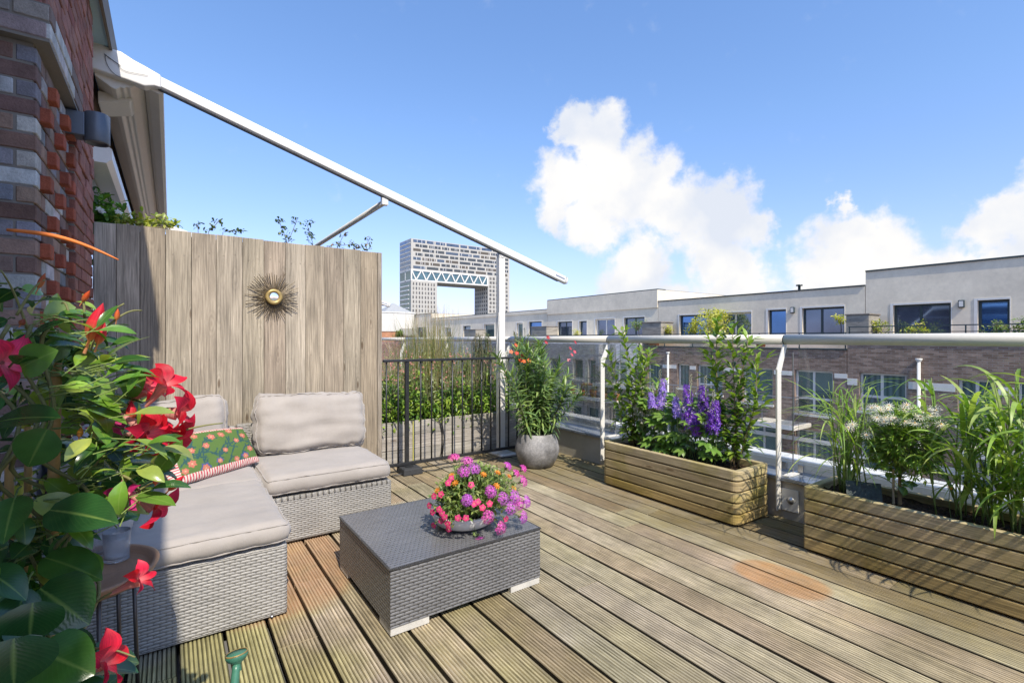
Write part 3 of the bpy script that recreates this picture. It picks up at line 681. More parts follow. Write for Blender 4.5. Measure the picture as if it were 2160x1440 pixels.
# ------------------------------------------------------------------ slatted planters by the balustrade
def slat_planter(name, x0, x1, y0, y1, h, n, label, rc):
    t = empty(name, ((x0 + x1) / 2, (y0 + y1) / 2, 0), label, 'planter')
    sh = (h - .012) / n; th = .045
    for i in range(n):
        z0 = .012 + i * sh; m = MB(); c = lerp((.50, .37, .15), (.53, .43, .26), i / (n - 1)); c = col_j(c, .08); o = .004 * (i % 2)
        # one course: a ring of four boards with rounded outer corners
        def ring(z):
            pts = []
            for (cx, cy, a0) in ((x1 - rc, y1 - rc, 0), (x0 + rc, y1 - rc, 90), (x0 + rc, y0 + rc, 180), (x1 - rc, y0 + rc, 270)):
                for k in range(6): a = rad(a0 + k * 18); pts.append((cx + (rc) * math.cos(a), cy + (rc) * math.sin(a)))
            return pts
        P = ring(0); N = len(P); cx, cy = (x0 + x1) / 2, (y0 + y1) / 2
        inn = [(min(max(p[0], x0 + th), x1 - th), min(max(p[1], y0 + th), y1 - th)) for p in P]
        za, zb = z0 + .0048, z0 + sh - .0048; vs = [(*p, za) for p in P] + [(*p, zb) for p in P] + [(*p, zb) for p in inn] + [(*p, za) for p in inn]
        L = [0]; 
        for k in range(N): L.append(L[-1] + math.dist(P[k], P[(k + 1) % N]))
        off = R_.uniform(0, 30)
        for k in range(N):
            k2 = (k + 1) % N; cc = col_j(c, .03)
            cc = c
            ul, ur = L[k] + off, L[k + 1] + off
            m.add([vs[k], vs[k2], vs[N + k2], vs[N + k]], [(0, 1, 2, 3)], c, [(ul, za), (ur, za), (ur, zb), (ul, zb)])
            q = [vs[N + k], vs[N + k2], vs[2 * N + k2], vs[2 * N + k]]; m.add(q, [(0, 1, 2, 3)], c, [(ul, 0), (ur, 0), (ur, th), (ul, th)])
            m.add([vs[2 * N + k], vs[2 * N + k2], vs[3 * N + k2], vs[3 * N + k]], [(0, 1, 2, 3)], c, [(ul, 1 + za), (ur, 1 + za), (ur, 1 + zb), (ul, 1 + zb)])
            m.add([vs[3 * N + k], vs[3 * N + k2], vs[k2], vs[k]], [(0, 1, 2, 3)], c, [(ul, 0), (ur, 0), (ur, th), (ul, th)])
        o_ = m.build('slat', 'planter_wood', t); 
        bm = bmesh.new(); bm.from_mesh(o_.data); bmesh.ops.remove_doubles(bm, verts=bm.verts, dist=1e-5); bm.to_mesh(o_.data); bm.free()
        mod = o_.modifiers.new('bevel', 'BEVEL'); mod.width = .005; mod.segments = 2; mod.limit_method = 'ANGLE'; mod.angle_limit = rad(60)
        B_ = MB().bb(x0 + .012, x1 - .012, y0 + .012, y0 + .012 + .001, z0 + sh - .003, z0 + sh + .003)
    m = MB()
    for a in (x0 + .028, x1 - .04):
        for b in (y0 + .028, (y0 + y1) / 2, y1 - .04): m.bb(a, a + .012, b, b + .012, .004, h - .02, 2, (.05, .04, .03))
    m.build('inner_battens', 'planter_wood', t)
    s = MB(); nx, ny = 10, 40; vs = []; 
    for j in range(ny + 1):
        for i in range(nx + 1):
            x = x0 + th + (x1 - x0 - 2 * th) * i / nx; y = y0 + th + (y1 - y0 - 2 * th) * j / ny
            vs.append((x, y, h - .045 + .022 * mn.noise(Vector((x * 14, y * 14, 0))) + .012 * mn.noise(Vector((x * 50, y * 50, 3)))))
    s.add(vs, [(j * (nx + 1) + i, j * (nx + 1) + i + 1, (j + 1) * (nx + 1) + i + 1, (j + 1) * (nx + 1) + i) for j in range(ny) for i in range(nx)])
    s.build('soil', 'soil', t, True)
    return t
slat_planter('slatted_planter', 3.185, 3.615, 1.865, 3.150, .392, 5, 'slatted timber planter holding purple delphiniums, in front of the glass', .05)
slat_planter('slatted_planter', 3.195, 3.615, -.60, 1.445, .400, 5, 'longer slatted timber planter holding tall grasses at the right edge', .012)
# ================================================================== FURNITURE
def cushion(name, c, d, M, parent, r=.035, puff=.02, wr=.004, seed=0, n=26, piping=True, sag=0, lump=.0, bottom=True):
    a, b, e = d[0] / 2, d[1] / 2, d[2] / 2; bm = bmesh.new(); c = Vector(c)
    def q(t): return math.sin(math.pi / 2 * t) if abs(t) < 1 else t
    G = [(-1 + 2 * i / n) for i in range(n + 1)]; G = [.5 * t + .5 * q(t) for t in G]; Z = [-1, -.6, -.2, .2, .6, 1]
    def mp(x, y, z):
        p = Vector((x * a, y * b, z * e)); i = Vector((max(-a + r, min(a - r, p.x)), max(-b + r, min(b - r, p.y)), max(-e + r, min(e - r, p.z))))
        dd = p - i; L = dd.length
        if L > 1e-7: p = i + dd / L * r
        k = (1 - x * x) * (1 - y * y); s = 1 if z > 0 else -.3
        edge = max(0, 1 - abs(abs(z) - 1) * 1.0)
        p.z += s * puff * (max(0, k) ** .5) * (abs(z))
        # bulging border, sagging top, wrinkles running in from the edges
        p.x += (.010 * math.cos(z * math.pi / 2)) * (1 if x > 0 else -1) * (abs(x) > .98)
        p.y += (.010 * math.cos(z * math.pi / 2)) * (1 if y > 0 else -1) * (abs(y) > .98)
        N = Vector((x ** 5, y ** 5, z)).normalized(); sv = Vector((seed * 3.1, seed * 1.7, 0))
        w = mn.noise(Vector((p.x * 5, p.y * 16, p.z * 8)) + sv) * wr + mn.noise(Vector((p.x * 22, p.y * 7, p.z * 12)) + sv) * wr * .6
        ed = max(abs(x), abs(y)) ** 4; w += ed * mn.noise(Vector((p.x * 38, p.y * 38, p.z * 20)) + sv) * wr * .9
        w += lump * mn.noise(Vector((p.x * 3.2, p.y * 3.2, 2)) + sv)
        p += N * w; p.z -= sag * (1 - x * x) * (y < 0) * y * y * 0
        return M @ p + c
    def grid(fn, U, V, flip):
        vv = [[bm.verts.new(fn(u, v)) for u in U] for v in V]
        for j in range(len(V) - 1):
            for i in range(len(U) - 1):
                f = [vv[j][i], vv[j][i + 1], vv[j + 1][i + 1], vv[j + 1][i]]; bm.faces.new(f[::-1] if flip else f)
    grid(lambda u, v: mp(u, v, 1), G, G, False); grid(lambda u, v: mp(u, v, -1), G, G, True)
    grid(lambda u, v: mp(u, -1, v), G, Z, False); grid(lambda u, v: mp(u, 1, v), G, Z, True)
    grid(lambda u, v: mp(1, u, v), G, Z, False); grid(lambda u, v: mp(-1, u, v), G, Z, True)
    bmesh.ops.remove_doubles(bm, verts=bm.verts, dist=.0006); bmesh.ops.recalc_face_normals(bm, faces=bm.faces)
    for f in bm.faces: f.smooth = True
    me = bpy.data.meshes.new(name); bm.to_mesh(me); bm.free(); me.materials.append(MATS['cushion_fabric']); o = bpy.data.objects.new(name, me); COL.objects.link(o)
    if parent: o.parent = parent; o.matrix_parent_inverse = parent.matrix_basis.inverted()
    if piping:
        for z in ((1, -1) if bottom else (1,)):
            L = []
            for k in range(120):
                s = k / 120 * 4; sd = int(s); t = (s - sd) * 2 - 1; t = .5 * t + .5 * q(t)
                x, y = [(t, -1), (1, t), (-t, 1), (-1, -t)][sd]
                zz = z * (1 - .32 * r / e * .8)
                p = mp(x, y, zz); L.append(p + (M @ Vector((x ** 9, y ** 9, 0))).normalized() * .0015)
            P = MB().tube(L, .0042, 6, close=True).build('piping', 'cushion_fabric', o, True)
    return o
I3 = Matrix.Identity(3)

def wicker_box(name, x0, x1, y0, y1, z0, z1, mat, parent, bev=.014):
    m = MB()
    vs = [(x0, y0), (x1, y0), (x1, y1), (x0, y1)]
    for k in range(4):
        a, b = vs[k], vs[(k + 1) % 4]; L = math.dist(a, b); m.add([(*a, z0), (*b, z0), (*b, z1), (*a, z1)], [(0, 1, 2, 3)], uvs=[(0, z0), (L, z0), (L, z1), (0, z1)])
    m.add([(x0, y0, z1), (x1, y0, z1), (x1, y1, z1), (x0, y1, z1)], [(0, 1, 2, 3)], uvs=[(x0, y0), (x1, y0), (x1, y1), (x0, y1)])
    m.add([(x0, y0, z0), (x1, y0, z0), (x1, y1, z0), (x0, y1, z0)], [(3, 2, 1, 0)], uvs=[(x0, y0), (x1, y0), (x1, y1), (x0, y1)])
    o = m.build(name, mat, parent)
    bm = bmesh.new(); bm.from_mesh(o.data); bmesh.ops.remove_doubles(bm, verts=bm.verts, dist=1e-5); bm.to_mesh(o.data); bm.free()
    md = o.modifiers.new('bevel', 'BEVEL'); md.width = bev; md.segments = 3; return o

def sofa():
    t = empty('sofa_module', (.88, 3.8, 0), 'right wicker sofa section with a big taupe back cushion, nearest the railing', 'sofa', 'wicker corner sofa modules')
    wicker_box('base', .458, 1.292, 3.35, 4.10, .012, .300, 'wicker_light', t)
    wicker_box('backrest', .40, 1.292, 4.13, 4.21, .012, .665, 'wicker_light', t)
    m = MB(); x = .50
    while x < 1.28: m.tube([(x, 3.356, .302), (x, 3.346, .296), (x, 3.345, .284)], .005, 5); x += .036
    m.build('weave_loops', 'wicker_light', t, True)
    cushion('seat_cushion', (.885, 3.72, .372), (.80, .74, .125), I3, t, .045, .012, .006, 1)
    M = Matrix.Rotation(rad(1.5), 3, 'Y') @ Matrix.Rotation(rad(79), 3, 'X')
    cushion('back_cushion', (.905, 4.045, .655), (.79, .44, .15), M, t, .06, .035, .014, 2, lump=.022)
    t = empty('sofa_corner', (.02, 3.8, 0), 'corner section of the wicker sofa against the fence and house wall', 'sofa', 'wicker corner sofa modules')
    wicker_box('base', -.415, .452, 3.385, 4.10, .012, .335, 'wicker_light', t)
    wicker_box('backrest', -.415, .396, 4.13, 4.21, .012, .655, 'wicker_light', t)
    wicker_box('side_backrest', -.425, -.345, 3.385, 4.12, .336, .650, 'wicker_light', t)
    cushion('seat_cushion', (.045, 3.74, .382), (.84, .74, .105), I3, t, .042, .010, .004, 3)
    M = Matrix.Rotation(rad(-4), 3, 'Y') @ Matrix.Rotation(rad(76), 3, 'X')
    cushion('back_cushion', (-.03, 4.045, .655), (.72, .44, .15), M, t, .06, .035, .010, 4, lump=.02)
    t = empty('sofa_chaise', (.02, 2.95, 0), 'front wicker sofa section with a wide seat cushion, half in the shade of the house', 'sofa', 'wicker corner sofa modules')
    wicker_box('base', -.415, .454, 2.500, 3.375, .006, .342, 'wicker_light', t, .018)
    wicker_box('backrest', -.425, -.345, 2.50, 3.38, .343, .650, 'wicker_light', t)
    MB().lathe((.385, 2.497, .022), [(0, -.002), (.006, -.001), (.008, .002)], 12, M=Matrix.Rotation(rad(-90), 3, 'X') @ Matrix.Rotation(math.pi, 3, 'X')).build('drain_plug', 'steel', t, True)
    cushion('seat_cushion', (.035, 2.915, .396), (.845, .86, .110), I3, t, .045, .008, .006, 5, n=40, lump=.008)
    M = Matrix.Rotation(rad(90), 3, 'Z') @ Matrix.Rotation(rad(74), 3, 'X')
    cushion('back_cushion', (-.26, 2.93, .66), (.74, .44, .15), M, t, .06, .035, .010, 6, lump=.02)
    cushion('back_cushion', (-.26, 3.62, .66), (.60, .44, .14), M, t, .06, .03, .010, 7, lump=.02)
sofa()

def pillow():
    # printed cushion leaning in the corner: the print is painted per vertex
    bl, br = Vector((.005, 3.395, .455)), Vector((.505, 3.80, .450)); tr, tl = Vector((.415, 3.93, .675)), Vector((-.10, 3.55, .705))
    n1, n2 = 190, 96; vs = []; cols = []; nrm = (br - bl).cross(tl - bl).normalized()
    rr = random.Random(4); fl = []
    pos = [(.20, .78), (.36, .86), (.12, .52), (.22, .30), (.34, .16), (.42, .60), (.50, .22), (.60, .42), (.64, .80), (.76, .88), (.78, .60), (.90, .72), (.92, .36), (.82, .20), (.70, .18), (.14, .20), (.52, .78), (.26, .56)]
    for i, (a, b) in enumerate(pos): fl.append((a, b, rr.uniform(.034, .055), rr.uniform(0, 6), i in (6, 13, 4)))
    vines = []
    for (a, b, c, d, ph) in ((.08, .25, .55, .70, 0), (.30, .05, .45, .8, 1), (.42, .35, .95, .62, 2), (.45, .1, .70, .75, 3), (.62, .2, .9, .85, 4), (.2, .4, .3, .9, 5), (.7, .1, .95, .5, 2), (.1, .7, .5, .3, 1)):
        for k in range(60):
            s = k / 59; vines.append((a + (c - a) * s + .03 * math.sin(s * 7 + ph), b + (d - b) * s + .07 * math.sin(s * 9 + ph)))
            if k % 5 == 0:
                sg = 1 if (k // 5) % 2 else -1
                for u in range(5): vines.append((vines[-1][0] + .007, vines[-1][1] + sg * .012 + .003 * u))
    va = np.array(vines)
    G = (.095, .165, .045)
    for side in (1, -1):
        for j in range(n2 + 1):
            v = j / n2
            for i in range(n1 + 1):
                u = i / n1; p = bl.lerp(br, u).lerp(tl.lerp(tr, u), v)
                k = (4 * u * (1 - u)) ** .42 * (4 * v * (1 - v)) ** .42
                pin = .02 * ((2 * u - 1) ** 2 * (1 - abs(2 * v - 1)) * 0)
                w = .055 * k + .004 * mn.noise(Vector((u * 9, v * 5, side * 3))) * (k > .05)
                p = p + nrm * w * side
                p.z += .012 * math.sin(u * math.pi) * v - .012 * math.sin(u * math.pi) * (1 - v) * .5
                vs.append(p)
                if side < 0: cols.append((.5, .45, .4)); continue
                brd = (u < .10 or v < .13 or v > .93 or u > .985)
                if brd:
                    s_ = (v * .36 / .009) if (u < .10 and v > .1) else (u * .64 / .009 + v * 3)
                    cols.append((.50, .07, .09) if math.sin(s_ * math.pi) > .15 else (.66, .58, .50)); continue
                c = G; X, Y = u * 1.75, v
                d = np.min(np.hypot((va[:, 0] - u) * 1.75, va[:, 1] - v))
                if d < .012: c = (.035, .09, .09)
                elif d < .02 and math.sin(u * 160) > .2: c = (.04, .10, .08)
                for (a, b, r, ph, blue) in fl:
                    dx, dy = (u - a) * 1.75, v - b; D = math.hypot(dx, dy); an = math.atan2(dy, dx); R2 = r * 1.25 * (1 + .16 * math.sin(an * 6 + ph))
                    if blue and D < R2 * 1.5 and D > R2 and dy > -.02: c = (.07, .10, .22)
                    if D < R2:
                        c = (.50, .15, .10) if math.sin(an * 6 + ph) > -.5 else (.50, .22, .15)
                        if D < R2 * .62: c = (.46, .09, .08) if math.sin(an * 9) > 0 else (.52, .22, .15)
                        if D < R2 * .28: c = (.55, .36, .2)
                cols.append(c)
    N = (n1 + 1) * (n2 + 1); fs = []
    for s in (0, 1):
        for j in range(n2):
            for i in range(n1):
                a = s * N + j * (n1 + 1) + i; f = (a, a + 1, a + n1 + 2, a + n1 + 1); fs.append(f if s == 0 else f[::-1])
    me = bpy.data.meshes.new('throw_pillow'); me.from_pydata([tuple(v) for v in vs], [], fs); me.materials.append(MATS['pillow_print'])
    ca = me.attributes.new('Col', 'FLOAT_COLOR', 'POINT'); ca.data.foreach_set('color', np.array([(*c, 1) for c in cols], dtype=np.float32).ravel())
    me.polygons.foreach_set('use_smooth', [True] * len(me.polygons)); o = bpy.data.objects.new('throw_pillow', me); COL.objects.link(o)
    tag(o, 'green printed pillow with coral flowers and red striped border lying in the sofa corner', 'pillow')
pillow()

def coffee_table():
    t = empty('coffee_table', (1.2, 2.43, 0), 'low dark grey wicker coffee table on pale feet', 'table')
    x0, x1, y0, y1 = .785, 1.614, 2.052, 2.83
    m = MB(); z0, z1 = .035, .290
    V = [(x0, y0), (x1, y0), (x1, y1), (x0, y1)]
    for k in range(4):
        a, b = V[k], V[(k + 1) % 4]; L = math.dist(a, b); m.add([(*a, z0), (*b, z0), (*b, z1), (*a, z1)], [(0, 1, 2, 3)], uvs=[(0, z0), (L, z0), (L, z1), (0, z1)])
    m.add([(x0, y0, z0), (x1, y0, z0), (x1, y1, z0), (x0, y1, z0)], [(3, 2, 1, 0)], uvs=[(0, 0), (1, 0), (1, 1), (0, 1)])
    m.build('body', 'wicker_dark', t)
    m = MB(); e = .006; m.bb(x0 - .003, x1 + .003, y0 - .003, y1 + .003, z1 - .001, z1 + .008)
    m.uv = [None] * 6; m.build('top', 'wicker_top', t, bevel=.006, seg=3)
    L = []
    for (a, b) in zip([(x0, y0), (x1, y0), (x1, y1), (x0, y1)], [(x1, y0), (x1, y1), (x0, y1), (x0, y0)]):
        for k in range(20): s = k / 20; L.append((a[0] + (b[0] - a[0]) * s, a[1] + (b[1] - a[1]) * s, z1 + .0035))
    MB().tube(L, .0062, 8, close=True).build('edge_strand', 'wicker_dark', t, True)
    for (a, b, c, d) in ((x0 + .002, y0 + .002, 1, 1), (x1 - .002, y0 + .002, -1, 1), (x0 + .002, y1 - .002, 1, -1), (x1 - .002, y1 - .002, -1, -1)):
        f = MB(); f.bb(min(a, a + .185 * c), max(a, a + .185 * c), min(b, b + .03 * d), max(b, b + .03 * d), .001, .036)
        f.bb(min(a, a + .03 * c), max(a, a + .03 * c), min(b + .0305 * d, b + .14 * d), max(b + .0305 * d, b + .14 * d), .001, .036); f.build('foot', 'foot_plastic', t, bevel=.003)
    pass
coffee_table()

def side_table():
    c = Vector((-.255, 2.15, 0)); t = empty('side_table', c, 'round wooden tray side table on thin dark legs beside the sofa', 'table')
    pr = [(0, .492), (.196, .492), (.205, .494), (.222, .522), (.224, .530), (.218, .533), (.206, .530), (.198, .514), (.19, .507), (0, .507)]
    o = MB().lathe(c, pr, 64, (.36, .20, .115)).build('tray', 'table_wood', t, True)
    for a in (.5, .95, 2.6, 3.05, 4.7, 5.15):
        p0 = c + Vector((math.cos(a) * .165, math.sin(a) * .165, .492)); p1 = c + Vector((math.cos(a) * .18, math.sin(a) * .18, .002)); MB().tube([p0, p1], .0065, 8).build('leg', 'brown_metal', t, True)
    MB().tube([c + Vector((math.cos(k / 24 * 2 * math.pi) * .18, math.sin(k / 24 * 2 * math.pi) * .18, .008)) for k in range(24)], .006, 8, close=True).build('foot_ring', 'brown_metal', t, True)
    for k, (px, py) in enumerate(((245, 1186), (213, 1172))):
        p = atz(px, py, .508); p.y += .025
        pr = [(0, .004), (.028, .004), (.033, .0), (.036, .004), (.037, .02), (.0385, .06), (.041, .105), (.0385, .105), (.036, .06), (.034, .02), (.03, .012), (0, .012)]
        o = MB().lathe(p, pr, 40).build('tumbler', 'drinking_glass', None, True, at=None)
        m = MB()
        for j in range(22): a = j / 22 * 2 * math.pi; m.lathe(p + Vector((math.cos(a) * .0345, math.sin(a) * .0345, .004)), [(0, -.004), (.004, 0), (0, .004)], 6)
        m.build('foot_beads', 'drinking_glass', o, True)
        tag(o, ['textured clear drinking glass nearest the rim of the round side table', 'textured clear drinking glass further behind leaves on the round side table'][k], 'glass', 'drinking glasses on the side table')
side_table()

def watering_can():
    q = atd(500, 1388, 1.40); t = empty('watering_can', (.10, 1.25, 0), 'green watering can with its rose pointing up at the bottom edge', 'watering can')
    b = Vector((.085, 1.22, 0)); d = (q - Vector((.105, 1.34, .06))).normalized()
    MB().lathe(b, [(0, .003), (.098, .003), (.102, .01), (.10, .12), (.095, .20), (.088, .205), (.088, .19), (0, .19)], 40).build('body', 'green_plastic', t, True)
    mid = q - Vector((.045, .06, .16)) ; path = [Vector((.105, 1.30, .05)), Vector((.12, 1.40, .12)), Vector((.128, 1.48, .22)), q - Vector((.012, .035, .085)), q - Vector((.002, .006, .012))]
    cr = []
    for i in range(len(path) - 1):
        for k in range(6): cr.append(path[i].lerp(path[i + 1], k / 6))
    cr.append(path[-1]); sp = [cr[0]] + [(cr[i - 1] + cr[i] * 2 + cr[i + 1]) / 4 for i in range(1, len(cr) - 1)] + [cr[-1]]
    rs = [.020 - .0105 * i / len(sp) for i in range(len(sp))]; MB().tube(sp, rs, 16).build('spout', 'green_plastic', t, True)
    n = Vector((-.05, .22, 1)).normalized(); M = n.to_track_quat('Z', 'Y').to_matrix()
    r = MB().lathe(q - n * .012, [(.0095, -.02), (.011, .0), (.024, .010), (.029, .018), (.0295, .024), (.028, .026), (.0, .0285)], 32, M=M).build('rose', 'green_plastic', t, True)
    MB().lathe(q + n * .0125, [(.0285, 0), (.0298, .001), (.0298, .0035), (.0285, .0045), (.026, .0035)], 32, M=M).build('rose_rim', 'gold', r, True)
    MB().lathe(sp[18], [(.0155, -.006), (.0165, 0), (.0155, .006)], 16, M=(sp[19] - sp[17]).to_track_quat('Z', 'Y').to_matrix()).build('collar', 'green_plastic', t, True)
    MB().tube([b + Vector((math.cos(a) * -.09 + .0, -.075 + .0 * a, .12 + .11 * math.sin(a))) for a in np.linspace(.2, 2.9, 14)], .009, 10).build('handle', 'green_plastic', t, True)
watering_can()
# ================================================================== PLANTS
RP = random.Random(11)
LANCE = (.1, .7, 1, .8, .45, .0); OVAL = (.15, .85, 1, .85, .0); BLADE = (.7, 1, .95, .8, .55, .0); PET = (.35, .75, 1, 1, .75, .25)
def rdir(th, ph): return Vector((math.cos(ph) * math.sin(th), math.sin(ph) * math.sin(th), math.cos(th)))
def curve(p0, p1, sag=0, n=8, wob=.0, r=RP):
    p0, p1 = Vector(p0), Vector(p1); L = (p1 - p0).length; o = []
    s = Vector((r.uniform(-1, 1), r.uniform(-1, 1), 0)) * wob * L
    for k in range(n + 1):
        t = k / n; p = p0.lerp(p1, t); p += s * math.sin(t * math.pi) + Vector((0, 0, sag * math.sin(t * math.pi))); o.append(p)
    return o
def at_path(P, t):
    k = t * (len(P) - 1); i = min(int(k), len(P) - 2); return P[i].lerp(P[i + 1], k - i), (P[i + 1] - P[i]).normalized()
def blossom(m, c, ax, r, npet=5, col=(.8, .1, .1), cc=(.8, .7, .2), cup=.35, wide=1.1, jit=.1, prof=PET, seg=3, bend=.5, two=None):
    ax = Vector(ax).normalized(); s = ax.orthogonal().normalized(); u = ax.cross(s); a0 = RP.uniform(0, 6)
    for k in range(npet):
        a = a0 + 2 * math.pi * k / npet; rd = s * math.cos(a) + u * math.sin(a)
        m.leaf(c, rd + ax * cup, ax, r, r * wide, bend, .15, prof, col_j(col if not (two and k % 2) else two, jit, RP), seg)
    if cc: m.lathe(c + ax * .001, [(0, r * .14), (r * .13, r * .09), (r * .17, 0)], 7, col_j(cc, .1, RP), M=ax.to_track_quat('Z', 'Y').to_matrix())
def foliage(m, pts, L, Wd, cols, prof=OVAL, up_bias=.4, seg=3, bend=.5, fold=.25, jit=.2, center=None, out=.7):
    for p in pts:
        p = Vector(p); d = rdir(math.acos(RP.uniform(-1, 1)), RP.uniform(0, 6.28))
        if center is not None: d = d * (1 - out) + (p - Vector(center)).normalized() * out
        d = (d + Vector((0, 0, up_bias * RP.uniform(-.3, 1)))).normalized()
        n = Vector((RP.uniform(-.6, .6), RP.uniform(-.9, .3), 1)); k = RP.uniform(.65, 1.25)
        m.leaf(p, d, n, L * k, Wd * k, bend * RP.uniform(.2, 1.5), fold, prof, col_j(RP.choice(cols), jit, RP), seg, RP.uniform(-.5, .5))
GR = [(.055, .13, .022), (.075, .17, .03), (.10, .20, .04), (.045, .10, .02)]
YG = [(.24, .37, .05), (.30, .42, .06), (.17, .29, .04)]

# ---------------------------------------------------------------- mandevilla by the house corner
def mandevilla():
    t = empty('climbing_mandevilla', (-.17, 1.0, 0), 'large-leaved climbing plant with crimson trumpet flowers filling the left foreground', 'plant')
    MB().lathe((-.20, .98, 0), [(0, .004), (.13, .004), (.17, .30), (.18, .31), (.18, .335), (.165, .335), (.16, .30), (0, .30)], 40, (.25, .12, .08)).build('pot', 'plain', t, True)
    xr = [(500, 20), (560, 90), (620, 150), (660, 215), (720, 235), (780, 255), (840, 285), (900, 330), (960, 345), (1020, 330), (1080, 260), (1150, 205), (1200, 180), (1260, 195), (1340, 200), (1440, 215), (1650, 190)]
    ys, xs = zip(*xr)
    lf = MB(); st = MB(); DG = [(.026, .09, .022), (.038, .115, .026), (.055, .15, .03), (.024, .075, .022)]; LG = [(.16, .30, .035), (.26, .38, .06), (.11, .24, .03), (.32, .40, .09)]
    axis = lambda z: Vector((-.17 + .02 * math.sin(z * 9), 1.0 + .02 * math.cos(z * 7), z))
    n = 0
    while n < 560:
        py = RP.uniform(590, 1600); mx = np.interp(py, ys, xs); px = mx - 50 - (35 if 1080 < py < 1290 else 0) - abs(RP.gauss(0, 1)) * 120 + RP.uniform(-8, 6)
        if px < -230: continue
        d = RP.uniform(.72, 1.05) if px > 60 else RP.uniform(.6, 1.05)
        p = atd(px, py, d)
        if py < 700 and RP.random() < .72: continue
        if p.x < -.42 and p.y > .6 and False: continue
        big = np.interp(py, [560, 800, 1000, 1200, 1450], [.042, .047, .056, .072, .082]) * RP.uniform(.7, 1.25)
        a = axis(p.z); out = (p - a); out.z = 0; out = out.normalized() if out.length > .01 else Vector((1, 0, 0))
        dv = (out * RP.uniform(.4, 1.1) + Vector((RP.uniform(-.7, .7), RP.uniform(-.7, .5), RP.uniform(-.95, .35)))).normalized()
        nm = (Vector((.35, -.55, .85)) + Vector((RP.uniform(-.7, .7), RP.uniform(-.6, .6), RP.uniform(-.5, .6))))
        c = RP.choice(LG if (px > 60 and py < 1150 and RP.random() < .7) or RP.random() < .14 else DG)  # sunlight painted into the leaves: mostly lighter greens on the sunny side
        q = p - dv * .012 - (p - a).normalized() * .03
        lf.leaf(p, dv, nm, big, big * RP.uniform(.55, .72), RP.uniform(.1, .9), RP.uniform(.1, .35), (.25, .82, 1, .97, .80, .50, .06), col_j(c, .2, RP), 8, RP.uniform(-.3, .3))
        st.tube([q, q.lerp(p, .5) + Vector((0, 0, .004)), p + dv * .004], [.0016, .0013, .0010], 5, (.13, .19, .05), caps=False); n += 1
    # many slender young leaves along the sunny side, mostly in the painted sunlit greens
    for k in range(150):
        py = RP.uniform(650, 1120); mx = np.interp(py, ys, xs); px = mx - RP.uniform(-5, 150); p = atd(px, py, RP.uniform(.68, .84))
        dv = Vector((RP.uniform(-.2, 1), RP.uniform(-.5, .5), RP.uniform(-.4, .7))); L = RP.uniform(.03, .055)
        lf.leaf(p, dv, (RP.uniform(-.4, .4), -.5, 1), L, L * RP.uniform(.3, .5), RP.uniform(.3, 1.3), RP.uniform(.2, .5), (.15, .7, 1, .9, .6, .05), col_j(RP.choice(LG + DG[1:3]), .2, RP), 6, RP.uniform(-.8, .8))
        st.tube([p - dv.normalized() * .02 - Vector((.01, 0, 0)), p], .001, 4, (.2, .28, .06), caps=False)
    # a few big hanging leaves read individually in the photograph
    for (px, py, d, L, w, tx, ty, up, c) in [
        (105, 1075, .66, .095, .064, 215, 1085, (.2, -.8, .6), 0), (95, 1175, .72, .088, .06, 205, 1205, (.2, -.7, .7), 1), (85, 1240, .66, .11, .085, 165, 1300, (.1, -.9, .4), 0),
        (70, 1270, .60, .085, .07, 60, 1345, (0, -.95, .3), 0), (82, 1370, .60, .10, .07, 170, 1410, (.1, -.9, .4), 1), (30, 1345, .55, .11, .085, 25, 1440, (0, -.95, .3), 0),
        (100, 905, .66, .075, .055, 60, 975, (0, -.95, .2), 1), (60, 715, .70, .055, .034, 118, 668, (.2, -.7, .8), 0), (60, 640, .72, .055, .03, 120, 620, (.2, -.5, .9), 1), (45, 775, .66, .055, .05, 95, 745, (0, -.95, .3), 2),
        (-10, 890, .62, .10, .05, 90, 865, (0, -.6, .8), 0), (150, 1060, .74, .07, .05, 245, 1045, (.2, -.6, .9), 2), (150, 1180, .74, .07, .05, 200, 1205, (.1, -.5, .9), 2),
        (185, 860, .72, .065, .025, 285, 880, (.2, -.3, .9), 2), (170, 830, .72, .07, .028, 250, 850, (.2, -.3, .9), 2), (230, 750, .76, .075, .022, 295, 700, (.1, -.3, .9), 2), (225, 800, .76, .075, .020, 290, 770, (.1, -.3, .9), 2),
        (268, 835, .76, .05, .04, 300, 770, (-.2, -.8, .5), 2), (250, 780, .76, .07, .018, 286, 742, (.1, -.3, .9), 1), (335, 990, .74, .06, .03, 372, 945, (.3, -.8, .5), 2), (290, 1045, .72, .065, .028, 355, 1050, (.1, -.5, .9), 2)]:
        p = atd(px, py, d); e = atd(tx, ty, d - .01); c = [(.022, .08, .02), (.05, .14, .025), (.12, .24, .035)][c]
        lf.leaf(p, e - p, up, min(L * 1.05, (e - p).length * 1.2), w * .92, .35, .18, (.3, .86, 1, .98, .84, .52, .04), c, 10)
    lf.build('leaves', 'glossy_leaf', t, True)
    for (px, d, y0, w) in ((118, .78, 765, .0075), (60, .95, 900, .006), (20, .82, 980, .006)):
        a = atd(px, y0, d); b = Vector((a.x - .01, a.y, .25)); MB().tube(curve(a, b, 0, 8, .004), w, 10).build('bamboo_stake', 'bamboo', t, True)
    for k in range(5):
        P = []
        for i in range(70):
            z = .30 + 1.02 * i / 69; a = i * .33 * (1 + .2 * k) + k * 1.9; r = .018 + .012 * math.sin(i * .21 + k); q = axis(z); P.append(q + Vector((math.cos(a) * r + (k - 2) * .02, math.sin(a) * r, 0)))
        st.tube(P, .0028, 6, (.16, .17, .06))
